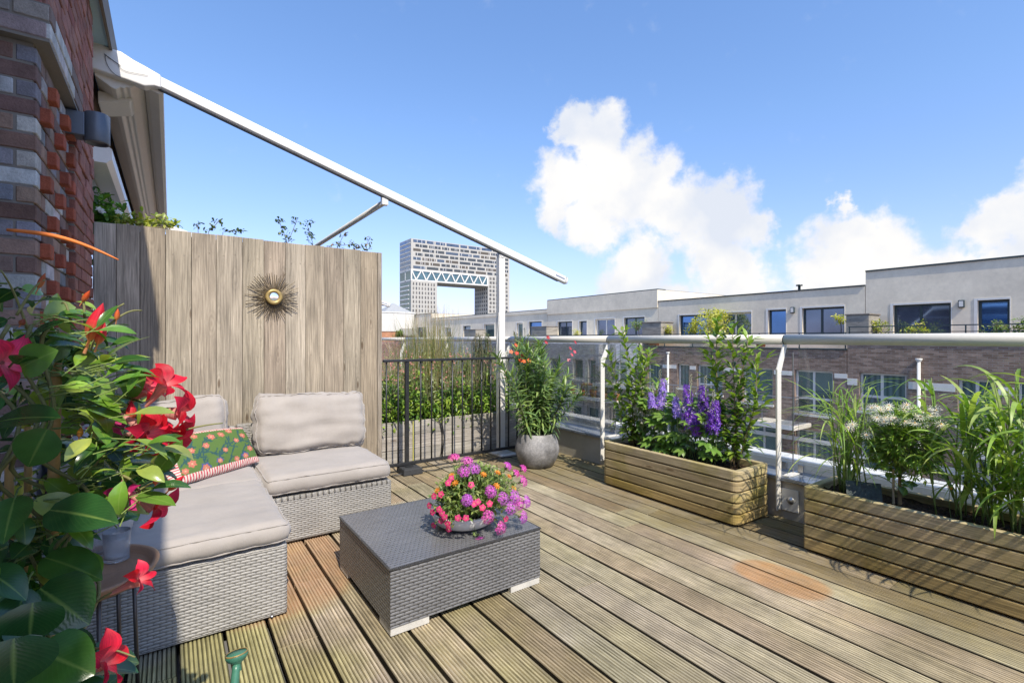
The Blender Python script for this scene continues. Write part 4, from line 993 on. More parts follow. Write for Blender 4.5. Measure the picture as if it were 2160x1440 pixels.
    # wiry shoots reaching out of the mass
    shoots = [((60, 700, .72), (2, 570, .66)), ((35, 665, .70), (95, 590, .72)), ((150, 680, .74), (130, 640, .74)), ((190, 740, .76), (262, 640, .78)), ((215, 700, .76), (300, 655, .80)), ((230, 860, .76), (345, 945, .76)),
              ((260, 960, .76), (470, 892, .80)), ((250, 1000, .74), (310, 1080, .74)), ((160, 1330, .74), (262, 1240, .76)), ((120, 1390, .70), (285, 1385, .72)), ((200, 980, .74), (320, 900, .76)), ((240, 1090, .74), (350, 1010, .76)), ((180, 690, .76), (175, 620, .76))]
    for a, b in shoots:
        st.tube(curve(atd(*a), atd(*b), .012, 9, .06), [.0022 - .00012 * i for i in range(10)], 6, (.20, .20, .07))
    P = curve(atd(15, 485, .70), atd(250, 548, .74), .010, 14, 0)
    dl = MB(); dl.tube(P, [.0009 + .0022 * math.sin(math.pi * min(1, .2 + i / 18)) for i in range(15)], 6, (.75, .20, .04)); dl.build('dry_stem', 'plain', t, True)
    st.build('stems', 'stem', t, True)
    RED = (.72, .012, .022); PK = (.70, .05, .22)
    def trumpet(px, py, d, axis_, r, col=RED, L=.045):
        m = MB(); c = atd(px, py, d); ax = Vector(axis_).normalized(); Mq = ax.to_track_quat('Z', 'Y').to_matrix()
        m.lathe(c, [(.0022, -L), (.004, -L * .7), (.0055, -L * .4), (.009, -L * .15), (.0105, 0)], 12, lerp(col, (.75, .5, .4), .55), M=Mq)
        s = ax.orthogonal().normalized(); u = ax.cross(s)
        for k in range(5):
            a = 2 * math.pi * k / 5 + .3; rd = s * math.cos(a) + u * math.sin(a)
            m.leaf(c + rd * .003, rd * .75 + ax * .95, ax, r * 1.12, r * .74, RP.uniform(.9, 1.7), .30, (.3, .62, .92, 1, .72, .30, .02), col_j(lerp(col, PK, RP.uniform(0, .3)), .2, RP), 9, RP.uniform(.6, 1.3))
        m.build('trumpet_flower', 'petal', t, True)
    for a in [(348, 812, .76, (.55, -.4, .75), .036), (372, 872, .77, (.9, -.25, -.1), .038), (312, 912, .74, (.6, -.65, .1), .034), (352, 905, .78, (.5, -.3, -.8), .040), (362, 925, .79, (.6, -.4, -.6), .034), (300, 905, .74, (.6, -.5, -.5), .034),
              (325, 1068, .74, (.8, -.3, -.55), .034), (268, 1045, .74, (-.3, -.4, .2), .028, (.62, .03, .22)), (292, 1222, .76, (.7, -.4, .4), .026), (212, 1398, .70, (.85, -.35, .3), .040, RED, .055), (5, 765, .68, (.7, -.6, .1), .042, (.75, .03, .10)), (225, 905, .78, (.3, -.8, .1), .026, PK), (310, 820, .78, (.5, -.5, .5), .028)]:
        trumpet(*a)
    def bud(px, py, d, tx, ty, w, c0=(.75, .03, .06), c1=(.70, .25, .03)):
        m = MB(); a = atd(px, py, d); b = atd(tx, ty, d); L = (b - a).length; ax = (b - a).normalized(); Mq = ax.to_track_quat('Z', 'Y').to_matrix(); N = 12; pr = []
        for i in range(N + 1): s = i / N; pr.append((w * (math.sin(math.pi * min(1, max(0, (s - .25) / .75)) ** .8) * .9 + .22 * (1 - s)), s * L))
        n0 = len(m.f); m.lathe(a, pr, 12, (1, 1, 1), M=Mq)
        for k in range(n0, len(m.f)): m.c[k] = lerp(c1, c0, min(1, max(0, ((k - n0) // 12) / N * 2.4 - .5)))
        m.build('bud', 'petal', t, True)
    for a in [(178, 745, .74, 218, 638, .011), (200, 742, .745, 222, 680, .007), (168, 645, .76, 190, 612, .004, (.75, .12, .03)), (244, 685, .77, 249, 650, .0035, (.75, .15, .04)), (277, 900, .75, 277, 845, .007), (275, 935, .75, 288, 900, .004, (.8, .3, .03)),
              (292, 890, .76, 300, 868, .0035, (.8, .25, .03)), (345, 1045, .74, 388, 1002, .006), (327, 1030, .74, 330, 1000, .004), (75, 620, .72, 96, 575, .004, (.45, .12, .05)), (165, 930, .74, 172, 900, .004, (.8, .35, .04)), (40, 690, .7, 52, 672, .004, (.3, .08, .04))]: bud(*a)
mandevilla()

# ---------------------------------------------------------------- oleander in the round pot
def oleander():
    c = Vector((3.10, 3.99, 0)); t = empty('potted_oleander', c, 'oleander with narrow leaves and red flowers in a round grey concrete pot', 'potted plant')
    pr = [(0, .006), (.15, .006), (.165, .012), (.20, .07), (.224, .14), (.226, .19), (.212, .255), (.187, .315), (.178, .338), (.168, .340), (.162, .33), (.165, .30), (0, .30)]
    MB().lathe(c, pr, 64).build('pot', 'concrete_pot', t, True)
    MB().lathe(c, [(0, .305), (.165, .302)], 24).build('soil', 'soil', t)
    st = MB(); lf = MB(); tips = []
    C = [(.17, .27, .095), (.22, .33, .11), (.27, .38, .12), (.12, .21, .07)]
    for k in range(26):
        ph = k * 2.4 + RP.uniform(-.3, .3); sp = RP.uniform(.16, .46) if k > 3 else .08; hh = RP.uniform(.80, 1.26) - sp * .22
        if k in (3, 6): hh = 1.28
        b = c + Vector((math.cos(ph) * .07, math.sin(ph) * .07, .30)); e = c + Vector((math.cos(ph) * sp, math.sin(ph) * sp, hh)); P = curve(b, e, 0, 9, .06); tips.append((e, P))
        st.tube(P, [.008 - .0005 * i for i in range(10)], 6, (.16, .17, .09)); L = (e - b).length; n = int(L / .024)
        for i in range(n):
            s = .12 + .88 * i / n; p, d = at_path(P, min(s, .999))
            for j in range(3):
                a = i * 1.1 + j * 2.094 + RP.uniform(-.2, .2); o = d.orthogonal(); rd = (o * math.cos(a) + d.cross(o) * math.sin(a)).normalized(); op = .5 + .75 * (1 - s) + RP.uniform(-.2, .3)
                dv = rd * math.sin(op) + d * math.cos(op)
                lf.leaf(p, dv, d, RP.uniform(.11, .165), RP.uniform(.018, .027), RP.uniform(.1, 1.0) + .6 * (1 - s), .2, LANCE, col_j(RP.choice(C + ([(.20, .30, .07)] if s > .85 else [])), .18, RP), 4)
    st.build('stems', 'stem', t, True); lf.build('leaves', 'leaf', t, True)
    for (px, py, cl) in ((1156, 712, (.45, .02, .03)), (1152, 722, (.5, .04, .06)), (1203, 735, (.5, .06, .08)), (1206, 748, (.75, .12, .16)), (1212, 742, (.7, .1, .15)), (1200, 760, (.8, .25, .3)), (1213, 722, (.45, .03, .05)), (1088, 728, (.75, .15, .05)), (1090, 745, (.7, .06, .03)), (1078, 742, (.75, .2, .08)), (1098, 760, (.75, .12, .02)), (1105, 762, (.78, .14, .02)), (1116, 760, (.75, .16, .05)), (1102, 750, (.7, .1, .02))):
        m = MB(); p = aty(px, py, 3.92 + RP.uniform(-.08, .1))
        blossom(m, p, (RP.uniform(-.5, .3), -.8, .5), .024, 5, cl, None, .5, .7, .2); m.build('blossom', 'petal', t, True)
oleander()

# ---------------------------------------------------------------- bowl of flowers on the coffee table
def flowerbowl():
    c = Vector((1.305, 2.325, .299)); t = empty('flower_bowl', c, 'white bowl overflowing with purple, pink and orange flowers on the dark table', 'flower bowl')
    MB().lathe(c, [(0, .001), (.11, .001), (.150, .022), (.170, .055), (.172, .075), (.163, .080), (.157, .07), (.15, .05), (0, .05)], 64).build('bowl', 'white_ceramic', t, True)
    MB().lathe(c, [(0, .06), (.156, .06)], 24).build('soil', 'soil', t)
    E = atd(1003, 1048, 2.60); ax = Vector((.255, .235, .185)); eye = Vector((0, 0, H))
    m = MB(); st = MB(); G = [(.17, .26, .06), (.24, .33, .08), (.30, .36, .11), (.11, .19, .045)]
    for k in range(420):
        a = RP.uniform(0, 6.28); r = RP.uniform(.02, .14); b = c + Vector((math.cos(a) * r, math.sin(a) * r, .06)); u = rdir(RP.uniform(0, 1.7), RP.uniform(0, 6.28)); e = E + Vector((u.x * ax.x, u.y * ax.y, u.z * ax.z)) * RP.uniform(.65, 1)
        P = curve(b, e, .03, 5, .1); st.tube(P, .0014, 4, (.2, .26, .1), caps=False)
        for s in range(10):
            p, d = at_path(P, RP.uniform(.35, .99)); foliage(m, [p], .030, .012, G, LANCE, .4, 2, .6, center=E, out=.4)
    def hit(px, py, k=1.0):
        d = Vector(ray(px, py)).normalized(); o = eye - E; A = Vector((ax.x * k, ax.y * k, ax.z * k)); dd = Vector((d.x / A.x, d.y / A.y, d.z / A.z)); oo = Vector((o.x / A.x, o.y / A.y, o.z / A.z))
        a, b, cc = dd.dot(dd), 2 * dd.dot(oo), oo.dot(oo) - 1; D = b * b - 4 * a * cc; s = (-b - math.sqrt(D)) / 2 / a if D > 0 else -b / 2 / a
        return eye + d * s
    def spray(p):
        b = c + Vector((0, 0, .08)); b = b.lerp(E, .4); P = curve(b, p, .02, 6, .05); st.tube(P, .0016, 4, (.2, .27, .1), caps=False)
        for j in range(12): q, d = at_path(P, RP.uniform(.45, .97)); foliage(m0, [q + rdir(RP.uniform(0, 3), RP.uniform(0, 6.28)) * .012], .032, .013, G, LANCE, .4, 3, .6)
    m0 = m
    for (px, py) in ((985, 975), (1000, 990), (958, 968), (1068, 985), (1100, 1015), (985, 1055), (1028, 1090), (1034, 1037), (1060, 1052), (1083, 1048), (1107, 1058), (1075, 1072), (1100, 1090), (1054, 1112), (1010, 1140), (1085, 1000), (978, 996), (1100, 990), (1092, 1062)):
        p = hit(px, py, 1.0); n = ((p - E).normalized() + Vector((0, -.55, .45))).normalized(); spray(p); m = MB(); q = n.orthogonal(); w = n.cross(q); cl = RP.choice([(.68, .10, .62), (.74, .10, .50), (.60, .12, .66)])
        if py > 1130: cl = (.62, .06, .45)
        for i in range(22):
            th = math.sqrt(i / 22) * 1.15; ph = i * 2.4; d = n * math.cos(th) + (q * math.cos(ph) + w * math.sin(ph)) * math.sin(th); blossom(m, p + d * .025, d, .0105, 5, cl, None, .2, 1.1, .2, seg=1, bend=0)
        m.lathe(p - n * .002, [(0, .014), (.010, .008), (.009, -.004), (.002, -.02)], 8, (.16, .22, .07), M=n.to_track_quat('Z', 'Y').to_matrix()); m.build('verbena_cluster', 'petal', t)
    for (px, py) in ((912, 1080), (932, 1082), (930, 1098), (944, 1104), (966, 1092), (983, 1092), (914, 1108), (946, 1116), (926, 1074), (1018, 1070), (1033, 1062), (994, 1022), (952, 1008), (945, 1018), (1000, 1062), (1068, 1094), (915, 1046), (930, 1042), (1008, 1058), (938, 1090), (905, 1066)):
        p = hit(px, py, 1.0); spray(p); n = ((p - E).normalized() + Vector((0, -.5, .2))).normalized(); m = MB(); blossom(m, p, n, .0175, 5, (.78, .07, .24), (.55, .35, .05), .25, 1.15, .15, seg=2); m.build('calibrachoa_flower', 'petal', t)
    for (px, py) in ((922, 1034), (952, 1002), (960, 1018), (1050, 996), (1048, 1024), (1074, 1004), (1084, 1030), (1020, 1000)):
        p = hit(px, py, 1.0); spray(p); n = ((p - E).normalized() + Vector((0, 0, .4))).normalized(); m = MB()
        blossom(m, p, n, .019, 8, (.80, .26, .02), None, .5, .9, .15, seg=1); blossom(m, p + n * .003, n, .014, 7, (.82, .32, .03), (.7, .3, .02), .9, .9, .15, seg=1); m.build('marigold', 'petal', t)
    st.build('stems', 'stem', t); m0.build('leaves', 'leaf', t, True)
flowerbowl()

# ---------------------------------------------------------------- shrubs and flowers of the two slatted planters
def laurel(base, tips, label, L=.088, nl=36, cols=[(.13, .24, .035), (.20, .32, .045), (.27, .39, .06), (.10, .19, .03)]):
    t = empty('laurel_shrub', base, label, 'shrub', 'laurels in the slatted planter'); st = MB(); lf = MB()
    for e in tips:
        b = Vector(base) + Vector((RP.uniform(-.03, .03), RP.uniform(-.03, .03), 0)); P = curve(b, e, 0, 9, .05); st.tube(P, [.006 - .0004 * i for i in range(10)], 6, (.22, .17, .09))
        n = int((Vector(e) - b).length / .55 * nl)
        for i in range(n):
            s = .10 + .89 * i / n; p, d = at_path(P, s); a = i * 2.4; o = d.orthogonal(); rd = (o * math.cos(a) + d.cross(o) * math.sin(a)).normalized(); op = .55 + .5 * (1 - s) + RP.uniform(-.15, .25)
            tw = rd * .075 * RP.random() if RP.random() < .65 else Vector((0, 0, 0))
            if tw.length > .01: st.tube([p, p + tw * .9], .0012, 4, (.2, .2, .08), caps=False)
            for q in range(2 if tw.length > .01 else 1):
                c = RP.choice(cols if s < .6 else cols[1:] + YG); lf.leaf(p + tw, rd * math.sin(op + q * .5) + d * math.cos(op + q * .5), d, L * RP.uniform(.75, 1.2), L * .42, RP.uniform(.1, .7), .3, LANCE, col_j(c, .18, RP), 4, RP.uniform(-.4, .4))
    st.build('stems', 'stem', t, True); lf.build('leaves', 'leaf', t, True)
def X(px, py, x): return atx(px, py, x)
b = atz(1345, 935, .36)
laurel((3.36, 2.93, .35), [X(1310, 688, 3.36), X(1375, 735, 3.38), X(1285, 740, 3.36), X(1345, 760, 3.30), X(1395, 800, 3.42), X(1325, 800, 3.40), X(1355, 735, 3.45), X(1295, 830, 3.3)], 'laurel shrub at the far end of the delphinium planter')
laurel((3.43, 2.02, .35), [X(1515, 668, 3.50), X(1500, 740, 3.52), X(1580, 705, 3.50), X(1545, 685, 3.46), X(1560, 800, 3.42), X(1595, 745, 3.50), X(1600, 835, 3.52)], 'taller laurel shrub at the near end of the delphinium planter, reaching above the handrail')

def delphinium():
    t = empty('delphinium', (3.40, 2.45, .35), 'purple and lilac delphinium clump between the two laurels', 'flower')
    st = MB(); lf = MB(); C = [(.18, .32, .06), (.23, .38, .07), (.13, .25, .05)]
    def palm(p, d, L):
        d = d.normalized(); n = (Vector((RP.uniform(-.4, .1), RP.uniform(-.5, .1), 1))).normalized(); s = d.cross(n).normalized(); c = col_j(RP.choice(C), .2, RP)
        for a in (-1.25, -.65, 0, .65, 1.25): lf.leaf(p, d * math.cos(a) + s * math.sin(a), n, L * (1 - abs(a) * .22), L * .42, .7, .15, (.2, .8, 1, .95, .5, .1), c, 4)
    for k in range(170):
        y = RP.uniform(2.10, 2.86); x = RP.uniform(3.26, 3.55); z = .40 + .42 * RP.random() ** 1.2; b = Vector((x * .6 + 3.4 * .4, y * .85 + 2.45 * .15, .36)); e = Vector((x, y, z)); P = curve(b, e, .02, 5, .12); st.tube(P, .0022, 5, (.16, .25, .07), caps=False)
        d = (e - b); d.z *= .2; d = d + Vector((RP.uniform(-.15, .05), RP.uniform(-.12, .12), 0)); palm(e, d, RP.uniform(.065, .11))
    spikes = [(1457, 812, 905, (.19, .035, .58), .052), (1488, 815, 880, (.14, .025, .46), .052), (1505, 845, 905, (.16, .035, .52), .048), (1392, 800, 862, (.40, .28, .85), .040), (1428, 838, 880, (.36, .30, .80), .034), (1470, 870, 920, (.28, .08, .78), .036), (1377, 828, 860, (.38, .26, .8), .03), (1500, 870, 915, (.13, .03, .44), .046)]
    for (px, ya, yb, cl, r) in spikes:
        a = X(px, ya, 3.30 + RP.uniform(-.03, .03)); b_ = a.copy(); b_.z = X(px, yb, a.x).z; st.tube(curve((3.36, a.y * .9 + .245, .36), a, 0, 6, .03), .0035, 6, (.2, .28, .1)); m = MB(); Hh = a.z - b_.z; n = int(40 + Hh * 190); ln = Vector((RP.uniform(-.12, .12), RP.uniform(-.18, .18), 0))
        for i in range(n):
            s = i / n; z = b_.z + Hh * s; ph = i * 2.4 + RP.uniform(-.4, .4); rr = r * (1 - .5 * s ** 2) * RP.uniform(.7, 1.25); d = Vector((math.cos(ph), math.sin(ph), .25)); p = Vector((a.x, a.y, z)) + ln * (z - b_.z) + d * rr * RP.uniform(.5, 1)
            blossom(m, p, d, .023 * (1 - .4 * s), 5, cl, (.75, .72, .8) if RP.random() < .7 else None, .25, 1.05, .25, seg=1, bend=0, two=lerp(cl, (.3, .15, .7), .5))
        for i in range(14): z = a.z + i * .006; ph = i * 2.4; m.lathe((a.x + math.cos(ph) * .008, a.y + math.sin(ph) * .008, z), [(0, .008), (.004, .003), (.003, -.004)], 6, (.30, .36, .22))
        m.build('flower_spike', 'petal', t)
    st.build('stems', 'stem', t, True); lf.build('leaves', 'leaf', t, True)
    t = empty('white_phlox', (3.34, 2.80, .35), 'small white-flowered plant beside the far laurel in the planter', 'flower'); st = MB(); lf = MB()
    for k in range(26):
        p = X(RP.uniform(1338, 1372), RP.uniform(852, 890), 3.30 + RP.uniform(-.03, .05)); st.tube(curve((3.34, 2.80, .36), p, .01, 5, .05), .0016, 5, (.2, .27, .1), caps=False)
        m = MB()
        for j in range(3): blossom(m, p + Vector((RP.uniform(-.015, .015), RP.uniform(-.015, .015), RP.uniform(-.01, .01))), (-.4, -.6, .6), .012, 5, (.80, .78, .66), (.6, .5, .1), .2, seg=1)
        m.build('floret', 'petal', t)
        for j in range(3): q, d = at_path(curve((3.34, 2.80, .36), p, .01, 5, .0), RP.uniform(.3, .9)); foliage(lf, [q], .05, .02, GR, LANCE, .3, 3)
    st.build('stems', 'stem', t); lf.build('leaves', 'leaf', t, True)
delphinium()

def reed(name, label, spots, hgt, L, Wd, nl, cols, tips=0):
    c0 = Vector(spots[0]); t = empty(name, c0, label, 'ornamental grass', 'grasses in the long planter'); lf = MB(); st = MB()
    for sp in spots:
        b = Vector(sp); h = hgt * RP.uniform(.7, 1.08); e = b + Vector((RP.uniform(-.10, .06), RP.uniform(-.12, .12), h)); P = curve(b, e, 0, 8, .04); st.tube(P, [.0042 - .0003 * i for i in range(9)], 6, (.20, .28, .07))
        for i in range(nl):
            s = .12 + .85 * i / nl; p, d = at_path(P, s); a = (i % 2) * math.pi + RP.uniform(-.9, .9) + hash(sp) % 7; rd = Vector((math.cos(a), math.sin(a), 0)); op = RP.uniform(.18, .5)
            ll = L * RP.uniform(.6, 1.15) * (1 - .25 * abs(s - .5)); lf.leaf(p, rd * math.sin(op) + d * math.cos(op), Vector((0, 0, 1)) - rd * 0, ll, Wd * RP.uniform(.7, 1.2), RP.uniform(.9, 2.5), .12, BLADE, col_j(RP.choice(cols), .16, RP), 10, RP.uniform(-.8, .8))
    st.build('culms', 'stem', t, True); lf.build('leaves', 'grass_blade', t, True)
GC = [(.24, .38, .06), (.30, .46, .09), (.17, .30, .05), (.36, .46, .13)]
reed('ornamental_grass', 'smaller clump of fine tall grass at the far end of the long planter', [(3.36 + RP.uniform(-.07, .09), 1.27 + RP.uniform(-.10, .09), .36) for _ in range(20)], .66, .46, .0095, 7, GC)
reed('ornamental_grass', 'broad-bladed lush grass clump at the right edge of the photo', [(3.40 + RP.uniform(-.12, .12), RP.uniform(.22, .86), .36) for _ in range(42)], .72, .42, .019, 8, GC)
reed('ornamental_grass', 'grass clump past the right edge at the near end of the long planter', [(3.40 + RP.uniform(-.12, .12), RP.uniform(-.45, .10), .36) for _ in range(16)], .66, .48, .019, 7, GC)

def daisybush():
    t = empty('daisy_bush', (3.40, 1.02, .36), 'round daisy bush with small white flowers between the two grass clumps', 'shrub'); st = MB(); lf = MB(); E = X(1908, 935, 3.40); R3 = Vector((.18, .21, .23))
    st.tube([(3.40, 1.02, .34), (3.40, 1.02, .62)], [.010, .007], 8, (.35, .24, .12)); st.tube([(3.385, 1.045, .36), (3.385, 1.045, .56)], .006, 6, (.6, .48, .3))
    for k in range(330):
        u = rdir(math.acos(RP.uniform(-.8, 1)), RP.uniform(0, 6.28)); e = E + Vector((u.x * R3.x, u.y * R3.y, u.z * R3.z)) * RP.uniform(.7, 1.04); P = curve((3.40, 1.02, RP.uniform(.5, .75)), e, .02, 5, .1); st.tube(P, .0014, 4, (.2, .25, .08), caps=False)
        for j in range(17): q, d = at_path(P, .45 + .55 * RP.random()); foliage(lf, [q], .034, .0095, [(.20, .36, .05), (.26, .42, .07), (.14, .27, .045), (.34, .48, .10)], LANCE, .5, 2, .5, center=E, out=.6)
    for k in range(10): p = Vector((3.40 + RP.uniform(-.03, .03), 1.02 + RP.uniform(-.04, .04), RP.uniform(.46, .56))); foliage(lf, [p], .06, .05, [(.16, .32, .06)], OVAL, .1, 4)
    st.build('stems', 'stem', t); lf.build('leaves', 'leaf', t, True)
    F_ = [(RP.uniform(1838, 1982), RP.uniform(848, 900)) for _ in range(52)] + [(1790, 888), (1798, 882), (1828, 908), (1835, 903), (1850, 850), (1860, 886), (1985, 884)]
    for (px, py) in F_:
        p = X(px, py + abs(px - 1905) * .12, 3.36 + RP.uniform(-.12, .12)); m = MB(); n = Vector((RP.uniform(-1, -.3), RP.uniform(-.8, 0), .8)); blossom(m, p, n, .030, 13, (.88, .86, .76), (.65, .42, .05), .12, .28, .08, seg=1, bend=.2); m.build('daisy', 'petal', t)
daisybush()
def marigold_stem():
    p = X(2004, 1028, 3.33); o = MB(); o.tube(curve((3.35, p.y, .36), p, 0, 5, .1), .0015, 5, (.2, .28, .1)); blossom(o, p, (-.5, -.4, .7), .013, 8, (.85, .3, .02), (.7, .3, .02), .4, seg=1)
    tag(o.build('small_orange_flower', 'petal', None), 'single small orange flower on a thin stem in the long planter', 'flower')
    g = MB(); M = Euler((rad(62), 0, rad(-62))).to_matrix(); g.box(X(1822, 1036, 3.30), (.17, .11, .006), M=M)
    tag(g.build('patterned_glass_tile', 'dark_tile'), 'dark patterned glass tile leaning in the soil of the long planter', 'tile')
marigold_stem()

# ---------------------------------------------------------------- border behind the black railing
def border():
    t = empty('border_greenery', (2.4, 5.1, .4), 'bright green leafy ground layer filling the grey planter', 'plant'); m = MB()
    pts = []
    for k in range(3600):
        x = RP.uniform(1.42, 3.40); y = 4.74 + abs(RP.gauss(0, .28)); hh = .32 + .24 * mn.noise(Vector((x * 4, 1, 0))) + .20 * mn.noise(Vector((x * 9, y * 3, 0))); pts.append((x, min(y, 5.38), .42 + hh * RP.random() - (.12 * RP.random() if y < 4.78 and RP.random() < .4 else 0)))
    foliage(m, pts, .052, .024, YG + [(.14, .27, .04), (.10, .20, .03), (.32, .45, .08)], OVAL, .5, 3, .6); m.build('leaves', 'leaf', t, True)
    t2 = MB(); hs = MB()
    for k in range(70):
        x = RP.uniform(1.5, 3.3); b_ = Vector((x, RP.uniform(4.8, 5.2), .5)); e = b_ + Vector((RP.uniform(-.08, .08), RP.uniform(-.1, .05), RP.uniform(.2, .5))); P = curve(b_, e, 0, 6, .08); hs.tube(P, .0025, 5, (.25, .32, .1)); cl = RP.choice([YG, GR, [(.30, .36, .16), (.36, .40, .22)]])
        for j in range(26): q, d = at_path(P, .1 + .89 * j / 26); foliage(t2, [q], .062, .020, cl, LANCE, .4, 3, .7)
    hs.build('stems', 'stem', t); t2.build('herb_leaves', 'leaf', t, True)
    t = empty('border_flowers', (2.6, 5.1, .5), 'airy mass of thin stems with tiny pink flowers behind the railing', 'flower'); st = MB(); lf = MB(); fl = MB()
    for k in range(620):
        x = RP.uniform(1.50, 3.4); y = RP.uniform(4.85, 5.35); b_ = Vector((x, y, .5)); e = b_ + Vector((RP.uniform(-.15, .15), RP.uniform(-.1, .1), RP.uniform(.35, .72))); P = curve(b_, e, 0, 5, .08); st.tube(P, .0016, 4, (.24, .24, .12), caps=False)
        for j in range(10): q, d = at_path(P, RP.random() * .99); foliage(lf, [q], .04, .010, [(.18, .28, .06), (.26, .32, .10), (.13, .22, .05)], LANCE, .5, 2)
        if RP.random() < .28:
            for j in range(3): q, d = at_path(P, RP.uniform(.6, .99)); blossom(fl, q + Vector((RP.uniform(-.02, .02), -.01, 0)), (RP.uniform(-.5, .5), -.8, .3), .013, 5, (.62, .27, .25), None, .2, seg=1)
    st.build('stems', 'stem', t); lf.build('leaves', 'leaf', t, True); tag(fl.build('florets', 'petal', t), kind='stuff')
    t = empty('plume_grass', (2.35, 5.2, .4), 'tall straw-coloured feather grass rising above the handrail', 'ornamental grass'); m = MB()
    for k in range(480):
        b_ = Vector((2.42 + RP.gauss(0, .19), 5.15 + RP.uniform(-.15, .15), .5)); d = Vector((RP.gauss(0, .28), RP.gauss(0, .15), 1)); m.leaf(b_, d, (d.x, d.y, .01), RP.uniform(.75, 1.22), .0065, RP.uniform(.1, .9), .1, BLADE, col_j(RP.choice([(.36, .33, .15), (.30, .32, .11), (.42, .36, .20), (.22, .28, .08)]), .15, RP), 7)
    for k in range(60):
        e = Vector((2.50 + RP.gauss(0, .17), 5.15, RP.uniform(1.45, 1.72))); 
        for j in range(16): m.leaf(e + Vector((0, 0, -.14 + .009 * j)), rdir(.5, RP.uniform(0, 6.28)), (0, -1, .2), .028, .003, .3, .1, BLADE, (.40, .31, .24), 1)
        m.leaf(e - Vector((0, 0, .6)), (0, 0, 1), (0, -1, 0), .60, .003, 0, .1, BLADE, (.36, .30, .18), 2)
    m.build('blades', 'grass_blade', t, True)
    def conifer(px, y, top, r, label, cols, n=1500, base=.55):
        c = aty(px, top, y); t = empty('rosemary_bush', (c.x, y, .4), label, 'shrub', 'upright bushes behind the railing'); m = MB(); st = MB()
        for k in range(26):
            a = RP.uniform(0, 6.28); e = Vector((c.x + math.cos(a) * r * RP.random(), y + math.sin(a) * r * RP.random() * .7, c.z - abs(RP.gauss(0, .14)))); P = curve((c.x + math.cos(a) * .03, y, .45), e, 0, 6, .05); st.tube(P, .003, 5, (.16, .14, .08), caps=False)
            for j in range(int(n / 26)): q, d = at_path(P, .3 + .7 * RP.random()); foliage(m, [q], .034, .006, cols, LANCE, .9, 2, .3)
        st.build('stems', 'stem', t); m.build('leaves', 'leaf', t, True)
    DK = [(.055, .095, .035), (.08, .13, .045), (.04, .07, .03)]; MG = [(.13, .20, .05), (.17, .25, .07), (.10, .16, .045)]
    conifer(1008, 5.0, 700, .10, 'dark upright rosemary-like bush behind the railing, left of the white post', DK, 1900)
    conifer(985, 4.95, 745, .07, 'light green feathery upright plant just left of the dark bush', [(.20, .32, .06), (.16, .27, .05)], 1300)
    conifer(1028, 5.15, 700, .07, 'mid green upright bush immediately left of the white post', MG, 1300)
    conifer(1100, 5.1, 690, .17, 'grey green bushy shrub just right of the white post', MG + DK, 3200)
    conifer(1130, 5.0, 705, .12, 'bushy shrub hugging the handrail behind the oleander', MG, 1800)
border()

